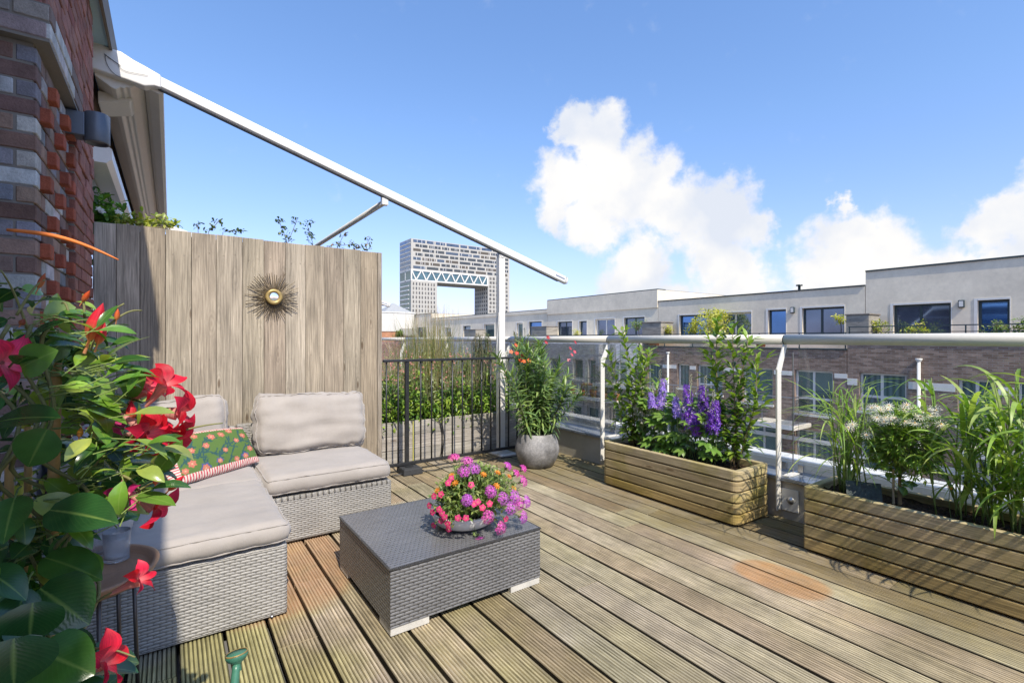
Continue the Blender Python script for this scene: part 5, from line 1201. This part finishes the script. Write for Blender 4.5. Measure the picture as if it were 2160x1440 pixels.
# ---------------------------------------------------------------- climbers over the fence
def climbers():
    t = empty('jasmine_climber', (-.35, 4.75, 2.0), 'bright green jasmine climber between house wall and fence top', 'climber'); m = MB(); st = MB(); fl = MB()
    for k in range(620):
        px = RP.triangular(172, 272, 205); py = RP.triangular(390, 560, 460)
        if px > 225 and py < 425: continue
        if px > 200 and py > 480: py -= 40
        p = aty(px, py, 4.58 + RP.uniform(0, .35)); foliage(m, [p], .055, .028, [(.13, .28, .03), (.18, .34, .04), (.08, .20, .025)], OVAL, .2, 4, .6)
    for k in range(12): st.tube(curve((-.38 + RP.uniform(0, .2), 4.75, .5), aty(RP.uniform(180, 260), RP.uniform(400, 470), 4.75), 0, 8, .05), .003, 5, (.2, .15, .08))
    st.build('stems', 'stem', t); m.build('leaves', 'leaf', t, True)
    for (px, py) in ((212, 442), (216, 446), (208, 440), (248, 446), (252, 449)): f = MB(); blossom(f, aty(px, py, 4.55), (0, -1, .2), .022, 5, (.85, .85, .78), None, .1, .6); f.build('star_flower', 'petal', t)
    t = empty('golden_trailing_plant', (.0, 4.6, 2.05), 'yellow-green trailing shoots spilling along the left part of the fence top', 'climber'); m = MB(); st = MB()
    for k in range(230): px = RP.uniform(240, 376); foliage(m, [aty(px, 470 + (px - 240) * .055 - abs(RP.gauss(0, 9)) + RP.uniform(0, 12) * 0, 4.53 + RP.uniform(0, .12))], .048, .022, [(.34, .40, .07), (.28, .36, .06), (.42, .42, .10)], OVAL, .5, 4, .6)
    st.tube([aty(px, 474 + (px - 240) * .06, 4.52) for px in range(235, 372, 12)], .003, 5, (.3, .25, .1)); st.build('stems', 'stem', t); m.build('leaves', 'leaf', t, True)
    def sprig(segs, label, cols=((.05, .10, .03), (.08, .13, .04))):
        q = aty(*segs[0][0], 4.6); t = empty('rose_sprig', (q.x, 4.6, 1.6), label, 'climber', 'rose shoots above the fence'); m = MB(); st = MB()
        for s in segs:
            P = [aty(a, b_, 4.6) for a, b_ in s]; P = [P[0] - Vector((0, 0, .45))] + P; st.tube(P, [.0022] * len(P), 5, (.14, .10, .06))
            for i in range(1, len(P) - 1):
                for k in range(6):
                    q = P[i].lerp(P[i + 1], RP.random()); side = Vector((RP.uniform(-1, 1), RP.uniform(-.5, .5), RP.uniform(-.3, .6))).normalized() * .035; st.tube([q, q + side], .0008, 4, (.14, .12, .05), caps=False)
                    for j in range(3): foliage(m, [q + side * (.5 + .25 * j)], .030, .018, list(cols), OVAL, .3, 3, .4)
        st.build('stems', 'stem', t); m.build('leaves', 'leaf', t, True)
    sprig([[(440, 488), (452, 478), (462, 465)], [(470, 490), (490, 486), (506, 488)], [(418, 484), (415, 472)]], 'leftmost small rose shoot above the fence boards')
    sprig([[(606, 515), (600, 495), (592, 475), (588, 462)], [(606, 515), (618, 485), (628, 460)], [(660, 515), (655, 495), (648, 475), (665, 468)]], 'tallest pair of rose shoots above the middle of the fence')
    sprig([[(690, 520), (715, 515), (728, 490)], [(712, 520), (740, 515), (755, 522)], [(745, 525), (770, 520), (782, 500)], [(765, 528), (785, 525)]], 'widest rose shoot beneath the awning cross beam at the right of the fence', ((.06, .12, .03), (.16, .2, .05), (.2, .12, .05)))
climbers()
# ================================================================== BUILDINGS ACROSS THE COURTYARD
XU, XL = 20.0, 18.5
def facade(name, x, y0, y1, z0, z1, holes, mat, parent, dep=.22, body=10, col=(1, 1, 1)):
    m = MB(); ys = sorted({y0, y1, *[h[0] for h in holes], *[h[1] for h in holes]}); zs = sorted({z0, z1, *[h[2] for h in holes], *[h[3] for h in holes]})
    ys = [v for v in ys if y0 <= v <= y1]; zs = [v for v in zs if z0 <= v <= z1]
    for a, b in zip(ys, ys[1:]):
        for c, d in zip(zs, zs[1:]):
            yc, zc = (a + b) / 2, (c + d) / 2
            if any(h[0] < yc < h[1] and h[2] < zc < h[3] for h in holes): continue
            m.add([(x, a, c), (x, b, c), (x, b, d), (x, a, d)], [(3, 2, 1, 0)], col, [(a, c), (b, c), (b, d), (a, d)])
    for (a, b, c, d) in holes:
        X1 = x + dep
        for q in ([(x, a, c), (x, a, d), (X1, a, d), (X1, a, c)], [(x, b, d), (x, b, c), (X1, b, c), (X1, b, d)], [(x, a, d), (x, b, d), (X1, b, d), (X1, a, d)], [(x, b, c), (x, a, c), (X1, a, c), (X1, b, c)]):
            m.add(q, [(0, 1, 2, 3)], col, [(0, q[0][2]), (dep, q[0][2]), (dep, q[2][2]), (0, q[2][2])])
        m.add([(X1 + .05, a, c), (X1 + .05, b, c), (X1 + .05, b, d), (X1 + .05, a, d)], [(3, 2, 1, 0)], (.05, .05, .05), [(a, c), (b, c), (b, d), (a, d)])
    X2 = x + body
    for q in ([(x, y0, z0), (x, y0, z1), (X2, y0, z1), (X2, y0, z0)], [(x, y1, z1), (x, y1, z0), (X2, y1, z0), (X2, y1, z1)], [(x, y0, z1), (x, y1, z1), (X2, y1, z1), (X2, y0, z1)], [(X2, y0, z0), (X2, y0, z1), (X2, y1, z1), (X2, y1, z0)]):
        m.add(q, [(0, 1, 2, 3)], col, [(q[0][0] + q[0][1], q[0][2]), (q[1][0] + q[1][1], q[1][2]), (q[2][0] + q[2][1], q[2][2]), (q[3][0] + q[3][1], q[3][2])])
    return m.build(name, mat, parent)
def rect(l, r, t, b, x):
    c = (l + r) / 2; return (atx(r, 700, x).y, atx(l, 700, x).y, atx(c, b, x).z, atx(c, t, x).z)
def window(h, x, parent, fm='white_metal', gm='window_glass', mull=(), bars=(), dark=False, name='window', ins=.12):
    a, b, c, d = h; f = MB(); w = .07; X0, X1 = x + ins, x + ins + .06
    f.bb(X0, X1, a, b, c, c + w); f.bb(X0, X1, a, b, d - w, d); f.bb(X0, X1, a, a + w, c + w, d - w); f.bb(X0, X1, b - w, b, c + w, d - w)
    for k in mull: y = b + (a - b) * k; f.bb(X0 + .005, X1 - .005, y - w * .55, y + w * .55, c + w, d - w)
    for k in bars: z = c + (d - c) * k; f.bb(X0 + .008, X1 - .008, a + w, b - w, z - .04, z + .04)
    o = f.build(name, fm, parent, bevel=.006, seg=1); B(X1 - .03, X1 - .02, a + w, b - w, c + w, d - w).build('pane', gm, o)
    return o
MATS['dark_frame'] = m_paint('dark_frame', (.03, .05, .055), .4, 0, .1, .02)
RB = random.Random(5)
def tuft(name, c, r, n, L, cols, label, trunk=0, cat='shrub', group='plants on the opposite roof terraces', sq=1.0):
    c = Vector(c); t = empty(name, (c.x, c.y, c.z - r * sq), label, cat, group); m = MB(); pts = []
    lobes = [(c + Vector((RB.uniform(-.6, .6) * r, RB.uniform(-.6, .6) * r, RB.uniform(-.5, .6) * r * sq)), r * RB.uniform(.35, .6)) for _ in range(7)]
    for k in range(n):
        q, rr = RB.choice(lobes); u = rdir(math.acos(RB.uniform(-1, 1)), RB.uniform(0, 6.28)); pts.append(q + Vector((u.x, u.y, u.z * sq)) * rr * RB.uniform(.5, 1.15))
    foliage(m, pts, L, L * .45, cols, OVAL, .3, 2, .4); m.build('crown', 'leaf', t, True)
    s = MB(); s.tube(curve((c.x, c.y, c.z - r * sq - trunk), c, 0, 4, .08), [.022, .018, .015, .012, .008], 6, (.14, .10, .07)); 
    for q, rr in lobes: s.tube([c - Vector((0, 0, r * sq * .5)), q], .006, 5, (.14, .10, .07))
    s.build('trunk', 'stem', t, True); return t
def pots(y, z, x, h, col, label, cat='plant pot'):
    m = MB(); m.lathe((x, y, z), [(0, 0), (h * .36, 0), (h * .46, h * .9), (h * .5, h), (h * .42, h), (h * .4, h * .85), (0, h * .85)], 16, col); tag(m.build('flower_pot', 'plain', None, True), label, cat)

def block(nm, label, y0, y1, roof, ztop, up, lo, lomat, ledge=None, rail=None, zl0=-17):
    t = empty('apartment_block', (XL, (y0 + y1) / 2, -17), label, 'building', 'row of apartment blocks across the courtyard')
    H_ = [rect(*w[:4], XU) for w in up]; H_ = [(a, b, max(c, ztop - .5), d) for a, b, c, d in H_]
    facade('upper_wall', XU, y0, y1, ztop - .8, roof, H_, 'render_wall', t)
    for h, w in zip(H_, up):
        k = w[4] if len(w) > 4 else {}; window(h, XU, t, **k)
        # pale surround standing proud of the render
        a, b, c, d = h; s = MB(); s.bb(XU - .012, XU + .02, b, b + .08, c, d + .06); s.bb(XU - .012, XU + .02, a - .02, a, c, d + .06); s.bb(XU - .014, XU + .02, a, b, d, d + .06); s.build('surround', 'white_metal', t)
    # projecting roof edge that throws the grazing shade band
    MB().bb(XU - .035, XU + .6, y0, y1, roof + .001, roof + .05).build('roof_edge', 'dark_frame', t)
    MB().bb(XU + .61, XU + 10, y0 + .05, y1 - .05, roof + .001, roof + .03).build('roof', 'roof_felt', t)
    if ledge: B(XU - .06, XU - .002, y0, y1, ledge, roof).build('upper_band', 'render_wall', t)
    H2 = [rect(*w[:4], XL) for w in lo]; facade('lower_wall', XL, y0, y1, zl0, ztop, H2, lomat, t, .2, 1.48)
    for h, w in zip(H2, lo):
        k = w[4] if len(w) > 4 else {}; window(h, XL, t, **k)
        a, b, c, d = h; B(XL - .05, XL + .02, a - .05, b + .05, c - .08, c - .002).build('sill', 'white_metal', t)
    B(XL - .04, XL + .25, y0, y1, ztop + .001, ztop + .05).build('coping', 'dark_frame' if rail is None or 1 else '', t)
    if rail:
        r = MB(); n = int((y1 - y0) / 1.4)
        r.bb(XL + .02, XL + .05, y0 + .02, y1 - .02, rail - .03, rail)
        if rail - ztop > .3:
            r.bb(XL + .02, XL + .05, y0 + .02, y1 - .02, rail - .21, rail - .19)
        for i in range(n + 1): y = y0 + .05 + (y1 - y0 - .1) * i / n; r.bb(XL + .02, XL + .05, y - .015, y + .015, ztop + .05, rail - .031)
        r.build('terrace_railing', 'dark_frame', t)
    return t
dk = dict(fm='dark_frame'); bl = dict(fm='dark_frame', gm='window_blue')
b3 = block('c', 'right apartment block with the highest pale upper wall and dark brown brick below', -12, 6.98, 3.65, 1.30,
    [(1884, 2006, 641, 715, dict(fm='dark_frame', mull=(.48,))), (2062, 2130, 632, 715, bl), (2260, 2420, 628, 715, dk)],
    [(1812, 1912, 787, 870, dict(gm='curtain_glass', mull=(.47,), bars=(.38,))), (2020, 2100, 800, 900, dict(gm='curtain_glass', mull=(.5,))), (2145, 2290, 808, 905, dict(gm='window_teal', mull=(.3, .6))), (1815, 1912, 925, 1000, dict(gm='curtain_glass', mull=(.47,))), (2020, 2100, 950, 1040, dict(gm='window_teal', mull=(.5,)))], 'brick_brown', rail=1.72)
b2 = block('b', 'middle apartment block with low pale upper wall and grey-brown brick below', 7.0, 15.88, 3.16, .93,
    [(1433, 1492, 664, 716, dict(fm='dark_frame', gm='window_blue', mull=(.52,))), (1518, 1585, 659, 716, dict(mull=(.47,))), (1620, 1658, 653, 716, bl), (1692, 1781, 648, 716, dict(fm='dark_frame', mull=(.45,)))],
    [(1366, 1396, 766, 818, dict(gm='curtain_glass')), (1429, 1453, 767, 818, dict(gm='curtain_glass')), (1470, 1524, 769, 830, dict(gm='curtain_glass', mull=(.5,), bars=(.3,))), (1566, 1630, 775, 850, dict(gm='window_teal', mull=(.4,))), (1676, 1757, 781, 874, dict(gm='window_teal', mull=(.48,), bars=(.35,))),
     (1678, 1757, 908, 985, dict(gm='curtain_glass', mull=(.48,))), (1570, 1650, 895, 960, dict(gm='window_teal', mull=(.5,))), (1470, 1524, 880, 945, dict(gm='window_teal', mull=(.5,))), (1390, 1430, 870, 920, dict(gm='window_teal'))], 'brick_brown', rail=1.53)
b1 = block('a', 'taller pale block left of centre with a ledge above its windows and grey brick below', 15.9, 24.63, 3.77, 1.48,
    [(1176, 1207, 678, 712, dict(fm='dark_frame', mull=(.5,))), (1222, 1238, 677, 712, dk), (1256, 1297, 672, 712, dict(mull=(.5,))), (1316, 1360, 669, 712, dict(fm='dark_frame', mull=(.5,)))],
    [(1208, 1229, 757, 800, dict(gm='window_teal')), (1240, 1256, 758, 812, dict(gm='window_teal')), (1286, 1322, 762, 808, dict(gm='window_teal', mull=(.5,))), (1160, 1180, 755, 800, dict(gm='window_teal')), (1205, 1226, 855, 885, dict(gm='window_teal')), (1238, 1262, 858, 890, dict(gm='window_teal')), (1286, 1322, 862, 900, dict(gm='window_teal', mull=(.5,)))], 'brick_grey', ledge=2.88)
b0 = block('z', 'long low grey block further left behind the white awning post', 24.65, 41.8, 3.20, 1.30,
    [(938, 952, 690, 712, {}), (977, 993, 687, 712, dk), (1021, 1043, 683, 712, dict(gm='window_teal')), (1090, 1103, 681, 712, dict(gm='window_teal')), (1115, 1143, 678, 712, bl)], [], 'brick_grey', ledge=3.0)
bz = block('y', 'short taller grey section at the far left end of the row', 41.82, 47, 3.70, 1.30, [(880, 900, 690, 712, dict(fm='dark_frame'))], [], 'render_dark')

def extras():
    for i, (px, py, w) in enumerate(((1673, 654, 'block with the low roof'), (2029, 641, 'right-hand block'))):
        p = atx(px, py, XU); o = MB(); o.bb(XU - .10, XU - .003, p.y - .075, p.y + .075, p.z - .12, p.z + .12); q = o.build('outdoor_wall_light', 'dark_frame', None, bevel=.02); tag(q, 'small square wall light beside a window of the ' + w, 'lamp', 'wall lights on the opposite flats')
        B(XU - .104, XU - .1005, p.y - .05, p.y + .05, p.z - .085, p.z + .085).build('lens', 'white_metal', q)
    for i, (px, ya, yb, w) in enumerate(((1409, 745, 830, 'left of the narrow windows'), (1938, 760, 840, 'right of the wide curtained window'))):
        p = atx(px, ya, XL - .08); q = atx(px, yb, XL - .08); tag(MB().tube([p, Vector((p.x, p.y, -16))], .045, 10).lathe(p, [(.045, -.05), (.09, .02), (.09, .06), (0, .06)], 12).build('drain_pipe', 'white_metal', None, True), 'white downpipe on the brick wall ' + w, 'pipe', 'downpipes on the brick wall')
    # pale stone bands
    for (a, b, c, d, w) in ((6.98, 15.88, -.02, .14, b2), (-12, 6.98, -.22, .0, b3), (-12, 6.98, -2.6, -2.4, b3), (7.0, 15.88, -2.35, -2.2, b2)):
        hs = [rect(1429, 1453, 767, 818, XL), rect(1470, 1524, 769, 830, XL), rect(1366, 1396, 766, 818, XL), rect(1566, 1630, 775, 850, XL), rect(1676, 1757, 781, 874, XL), rect(1812, 1912, 787, 870, XL), rect(2020, 2100, 800, 900, XL), rect(2145, 2290, 808, 905, XL)] if c > -1 else []
        cuts = sorted([(h[0] - .05, h[1] + .05) for h in hs if h[1] > a and h[0] < b]); y = a
        for (u, v) in cuts + [(b, b)]:
            if u > y + .05: B(XL - .012, XL - .001, y, min(u, b), c, d).build('stone_band', 'white_metal', w)
            y = max(y, v)
    # brick / timber dividers on the terraces
    for (l, r, t_, b_, lab) in ((1790, 1838, 665, 703, 'grey brick divider between the middle and right roof terraces'), (1360, 1400, 681, 706, 'timber storage box on the middle roof terrace'), (1126, 1158, 690, 708, 'weathered timber screen on the terrace of the long low block'), (984, 1008, 696, 708, 'small timber screen on the far roof terrace')):
        a, b, c, d = rect(l, r, t_, b_ + 14, XL + .5); m = MB(); m.bb(XL + .3, XU - .3, a, b, max(c, .95), d, 1, (.36, .33, .28)); m.bb(XL + .27, XU - .27, a - .03, b + .03, d + .001, d + .05, 1, (.25, .22, .19)); tag(m.build('terrace_divider', 'fence_wood', None, bevel=.01), lab, 'divider', 'dividers on the roof terraces')
    YL = [(.50, .50, .06), (.60, .58, .10), (.38, .42, .06)]; GG = [(.16, .25, .06), (.22, .31, .08), (.10, .18, .04)]
    P = lambda px, py: atx(px, py, XL + .7)
    tuft('maple_tree', P(1500, 683), .80, 1500, .13, YL, 'golden yellow leafy small tree on the middle roof terrace', .3)
    tuft('maple_tree', P(1465, 690), .42, 500, .10, YL, 'lower golden shrub left of the golden small tree', .2)
    tuft('potted_shrub', P(1345, 688), .38, 380, .09, GG, 'round green potted tree in front of the dark open window of the taller block', .3)
    tuft('potted_shrub', P(1375, 700), .34, 350, .09, GG + YL, 'mixed green bush beside the timber storage box', .1)
    tuft('potted_shrub', P(1415, 700), .30, 260, .09, YL, 'yellowish bush on the terrace at the left edge of the low-roofed block', .1)
    tuft('potted_shrub', P(1217, 702), .26, 260, .08, YL, 'small yellow-green plant under the windows of the taller block', .1)
    tuft('potted_shrub', P(1772, 672), .26, 150, .10, YL, 'thin yellow-green sapling beside the brick divider', .5)
    tuft('potted_shrub', P(1850, 697), .42, 420, .09, GG + YL, 'broad olive bush right of the brick divider', .1)
    tuft('potted_shrub', P(1925, 703), .40, 380, .09, GG + YL, 'low bush below the double window of the right-hand block', .1)
    tuft('potted_shrub', P(2150, 690), .40, 420, .10, GG, 'dark green bush at the right edge of the terrace', .1)
    tuft('potted_shrub', P(2100, 697), .30, 300, .09, GG + [(.4, .38, .32)], 'pale flowering bush below the blue door window', .1)
    # balconies hung on the brick fronts
    def balcony(l, r, ytop, x0, lab, rail):
        y0, y1 = atx(r, 800, x0).y, atx(l, 800, x0).y; z = atx((l + r) / 2, ytop, x0).z; t = empty('balcony', (x0, (y0 + y1) / 2, z), lab, 'balcony', 'balconies on the opposite fronts')
        B(x0, XL - .06, y0, y1, z - .14, z).build('slab', 'render_dark', t, bevel=.01); B(x0 - .02, x0 - .001, y0, y1, z - .13, z + .03).build('edge_trim', 'white_metal', t)
        h = .95; r_ = MB(); r_.bb(x0, x0 + .04, y0, y1, z + h, z + h + .04); r_.bb(x0 + .041, XL - .06, y0, y0 + .04, z + h, z + h + .04); r_.bb(x0 + .041, XL - .06, y1 - .04, y1, z + h, z + h + .04); n = 8 if rail else 3
        for i in range(n + 1): y = y0 + .02 + (y1 - y0 - .04) * i / n; r_.bb(x0 + .008, x0 + .03, y - .011, y + .011, z + .031, z + h - .001)
        r_.build('handrail', 'steel', t)
        if not rail: B(x0 + .012, x0 + .02, y0 + .05, y1 - .05, z + .08, z + .9).build('glass_panel', 'clear_glass', t); B(x0 + .06, XL - .1, y0 + .012, y0 + .02, z + .08, z + .9).build('glass_panel', 'clear_glass', t)
        else:
            for i in range(3): B(x0 + .01, x0 + .026, y0 + .03, y1 - .03, z + .22 + i * .22, z + .235 + i * .22).build('rail_bar', 'steel', t)
        return y0, y1, z
    y0, y1, z = balcony(1185, 1300, 838, 17.3, 'balcony with terracotta pots and thin bars on the grey brick front', True)
    for k in range(9):
        y = y0 + (y1 - y0) * (.05 + .1 * k); pots(y, z + .001, 17.55 + .3 * (k % 2), .26 + .1 * RB.random(), col_j((.50, .20, .08), .2, RB), ['small terracotta pot nearest the right end of the far balcony', 'second terracotta pot from the right on the far balcony', 'third terracotta pot from the right on the far balcony', 'fourth terracotta pot from the right on the far balcony', 'middle terracotta pot on the far balcony', 'fourth terracotta pot from the left on the far balcony', 'third terracotta pot from the left on the far balcony', 'second terracotta pot from the left on the far balcony', 'leftmost terracotta pot on the far balcony'][k])
        if k % 2 == 0: tuft('balcony_plant', (17.6, y, z + .5), .2, 120, .07, GG + ([(.6, .1, .08)] if k > 5 else YL), ['small leafy plant over the rightmost balcony pot', 'leafy plant right of the middle balcony pot', 'leafy plant at the middle balcony pot', 'red-flowered plant left of the middle balcony pot', 'red-flowered plant at the left end of the balcony'][k // 2], 0, 'plant', 'plants on the far balcony')
    m = MB(); m.bb(17.7, 18.2, y1 - 2.2, y1 - 1.0, z + .55, z + .60, 1, (.5, .2, .07)); 
    tb = m.build('patio_table', 'plain'); tag(tb, 'orange wooden table between pots on the far balcony', 'table')
    for a in (17.75, 18.15):
        for b in (y1 - 2.15, y1 - 1.05): B(a - .02, a + .02, b - .02, b + .02, z + .001, z + .549, col=(.4, .16, .06)).build('leg', 'plain', tb)
    balcony(1575, 1675, 893, 17.2, 'glass-sided balcony on the brown brick front', False)
    balcony(1250, 1335, 812, 17.6, 'narrow balcony beside the dark recess of the grey brick front', False)
    balcony(1335, 1470, 858, 17.2, 'frosted balcony hidden behind the delphiniums', False)
    balcony(2020, 2160, 960, 17.2, 'low balcony at the right edge of the dark brick front', False)
    # things on the middle terrace rail
    for i, px in enumerate((1377, 1383, 1605)):
        p = atx(px, 728, XL + .35); pots(p.y, .99, p.x, .42, (.5, .22, .10), ['orange pot at the left end of the middle terrace', 'orange pot second from the left end of the middle terrace', 'orange pot right of the golden tree on the middle terrace'][i])
    p = atx(1686, 611, XU + .8); m = MB(); m.lathe((p.x, p.y, 3.19), [(.05, 0), (.05, .25), (.12, .25), (.12, .3), (0, .32)], 12).bb(p.x - .1, p.x + .1, p.y - .3, p.y - .05, 3.20, 3.27); tag(m.build('roof_vent', 'dark_frame', None, True), 'small dark vent on the roof of the middle block', 'vent')
    # white corner building with pyramid roof, orange brick base
    t = empty('pyramid_roof_building', (18.5, 46, -17), 'white corner building with a small grey pyramid roof and orange brick below', 'building')
    x0, x1, y0, y1 = 12.5, 19.9, 45.5, 51
    B(x0, x1, y0, y1, 2.05, 3.85).build('white_wall', 'off_white_render', t); B(x0 - .05, x1 + .05, y0 - .05, y1 + .05, 3.851, 3.95).build('cornice', 'white_metal', t)
    q = MB(); q.bb(x0 + .01, x1 - .01, y0 + .06, y1, -17, 2.049); q.uv = [None] * 6; q.build('brick_base', 'brick_orange', t)
    m = MB(); cx, cy, hw = 18.45, 47.4, 1.45; m.add([(cx - hw, cy - hw, 3.955), (cx + hw, cy - hw, 3.955), (cx + hw, cy + hw, 3.955), (cx - hw, cy + hw, 3.955), (cx, cy, 4.95)], [(0, 1, 4), (1, 2, 4), (2, 3, 4), (3, 0, 4)], (.33, .34, .34)); m.build('pyramid_roof', 'plain', t)
    m = MB(); m.add([(18.4, 45.49, 2.35), (19.85, 45.49, 2.35), (19.85, 44.6, 1.75), (18.4, 44.6, 1.75)], [(0, 1, 2, 3)], (.22, .21, .19)); m.bb(18.4, 19.85, 44.58, 44.62, 1.60, 1.76, 0, (.22, .21, .19)); m.build('canvas_awning', 'plain', t)
    tuft('creeper', (18.2, 45.2, 1.7), .5, 350, .16, GG, 'green creeper on the corner of the white building', 1.5, 'plant', 'greenery by the white building')
extras()

def tower():
    Y = 281.0; X0, X1 = 120.7, 194.0; D = 18.0
    t = empty('portal_tower', (157, 290, -17), 'tall distant gate-shaped apartment tower with a white zigzag truss across its opening', 'tower')
    zt, z1, z0, zb = 63.0, 44.2, 37.2, -17; XA, XB = 138.3, 176.3
    cc = (.46, .44, .395)
    m = MB(); m.bb(X0, X1, Y, Y + D, z1, zt); m.c = [cc] * 6; m.build('upper_block', 'plain', t)
    m = MB(); m.bb(X0, X1, Y + .4, Y + D, z0, z1 - .01); m.c = [(.08, .20, .22)] * 6; m.build('truss_storey', 'window_teal', t)
    m = MB(); m.bb(X0, XA, Y, Y + D, zb, z0 - .01); m.c = [cc] * 6; m.build('left_leg', 'plain', t)
    m = MB(); m.bb(XB, X1, Y, Y + D, zb, z1 - .02); m.c = [cc] * 6; m.build('right_leg', 'plain', t)
    m = MB(); m.bb(XA, XB, Y + .1, Y + D - .1, z0 - .35, z0 - .02); m.c = [(.30, .28, .24)] * 6; m.build('soffit', 'plain', t)
    # white truss
    tr = MB(); w = .55
    def bar(xa, za, xb, zb_): 
        a, b = Vector((xa, Y - .02, za)), Vector((xb, Y - .02, zb_)); d = (b - a).normalized(); n = Vector((-d.z, 0, d.x)) * w * .6
        vs = [a - n, b - n, b + n, a + n]; tr.add([tuple(v) for v in vs] + [(v.x, Y + .4, v.z) for v in vs], [(3, 2, 1, 0), (0, 1, 5, 4), (1, 2, 6, 5), (2, 3, 7, 6), (3, 0, 4, 7)])
    n = 8; s = (XB - 1 - X0) / n
    for i in range(n): bar(X0 + i * s + .4, z1 - .5, X0 + (i + .5) * s, z0 + .6); bar(X0 + (i + .5) * s, z0 + .6, X0 + (i + 1) * s - .0, z1 - .5)
    tr.bb(X0 - .1, XB, Y - .1, Y + .45, z1 - .9, z1 - .02); tr.bb(X0 - .1, XB, Y - .1, Y + .45, z0 + .0, z0 + .8); tr.bb(X0 - .1, X0 + .7, Y - .12, Y + .45, z0, z1); tr.bb(XB - .8, XB, Y - .12, Y + .45, z0, z1)
    tr.bb(X0 - .1, X0 + .3, Y + .45, Y + D, z1 - .9, z1); tr.bb(X0 - .1, X0 + .3, Y + .45, Y + D, z0, z0 + .8); tr.bb(X0 - .1, X0 + .3, Y + D * .5 - .5, Y + D * .5 + .5, z0, z1)
    tr.build('zigzag_truss', 'white_metal', t)
    # ribbon windows of the upper block, one band of openings per floor
    fh = (zt - z1) / 7; rr = random.Random(3)
    for f in range(7):
        za = z1 + f * fh + .55; zb_ = za + fh - 1.05; x = X0 + 1.4 + (f % 2) * 1.5; m = MB(); g = MB(); sl = MB()
        while x < X1 - 3:
            L = rr.choice([6.5, 8, 5, 9, 12 if f == 6 else 6]); L = min(L, X1 - 1.2 - x); c = rr.choice([(.05, .06, .075), (.07, .10, .15), (.10, .085, .07), (.06, .07, .08)])
            if x > XB - 1: L = min(L, 4.6)
            m.bb(x, x + L, Y - .06, Y - .01, za, zb_, col=c); xx = x + 1.2
            while xx < x + L - .5:
                if rr.random() < .35: g.bb(xx, xx + .16, Y - .10, Y - .061, za, zb_)
                xx += rr.choice([.9, 1.3, 1.9])
            x += L + (1.1 if x < XB else 1.5)
        o = m.build('window_band', 'window_tower' if f == 6 else 'plain', t); g.build('mullions', 'plain', o); g = None
    # leg windows: grids of small openings
    for nm, xa, xb, nx in (('left', X0 + .9, XA - .6, 8), ('right', XB + .9, X1 - .9, 6)):
        m = MB(); nf = 17; zz = (z0 if nm == 'left' else z1) - 1.0
        while zz > -6:
            for i in range(nx):
                px = (xb - xa) / nx; w_ = px * (.45 if nm == 'left' else .62); o_ = rr.uniform(0, .15) * px; m.bb(xa + i * px + o_, xa + i * px + w_ + o_, Y - .05, Y - .01, zz - 1.75, zz, col=rr.choice([(.11, .105, .10), (.17, .16, .145), (.08, .085, .095)]))
            zz -= 2.75
        tag(m.build('small_windows', 'plain', t), kind='stuff')
    m = MB(); zz = z0 - 1
    while zz > -6:
        for i in range(6): m.bb(XB - .05, XB - .01, Y + 1.3 + i * 2.8, Y + 2.6 + i * 2.8, zz - 1.7, zz, col=(.08, .08, .08))
        zz -= 2.75
    tag(m.build('inner_windows', 'plain', t), kind='stuff')
    for f in range(7): 
        B(X0 - .08, X0 - .01, Y + .8, Y + D - .8, z1 + f * fh + .5, z1 + (f + 1) * fh - .55).build('side_window_band', 'window_glass', t); B(X0 - .25, X0 - .09, Y + 1, Y + D - .1, z1 + f * fh - .15, z1 + f * fh + .25).build('side_slab', 'white_metal', t)
    zz = z0 - .5; 
    while zz > -6:
        B(X0 - .08, X0 - .01, Y + .8, Y + D - .8, zz - 2.1, zz - .3).build('side_window_band', 'window_teal', t); B(X0 - .5, X0 - .09, Y + 3, Y + D - .1, zz - 2.6, zz - 2.2).build('balcony_edge', 'plain', t); zz -= 2.75
tower()
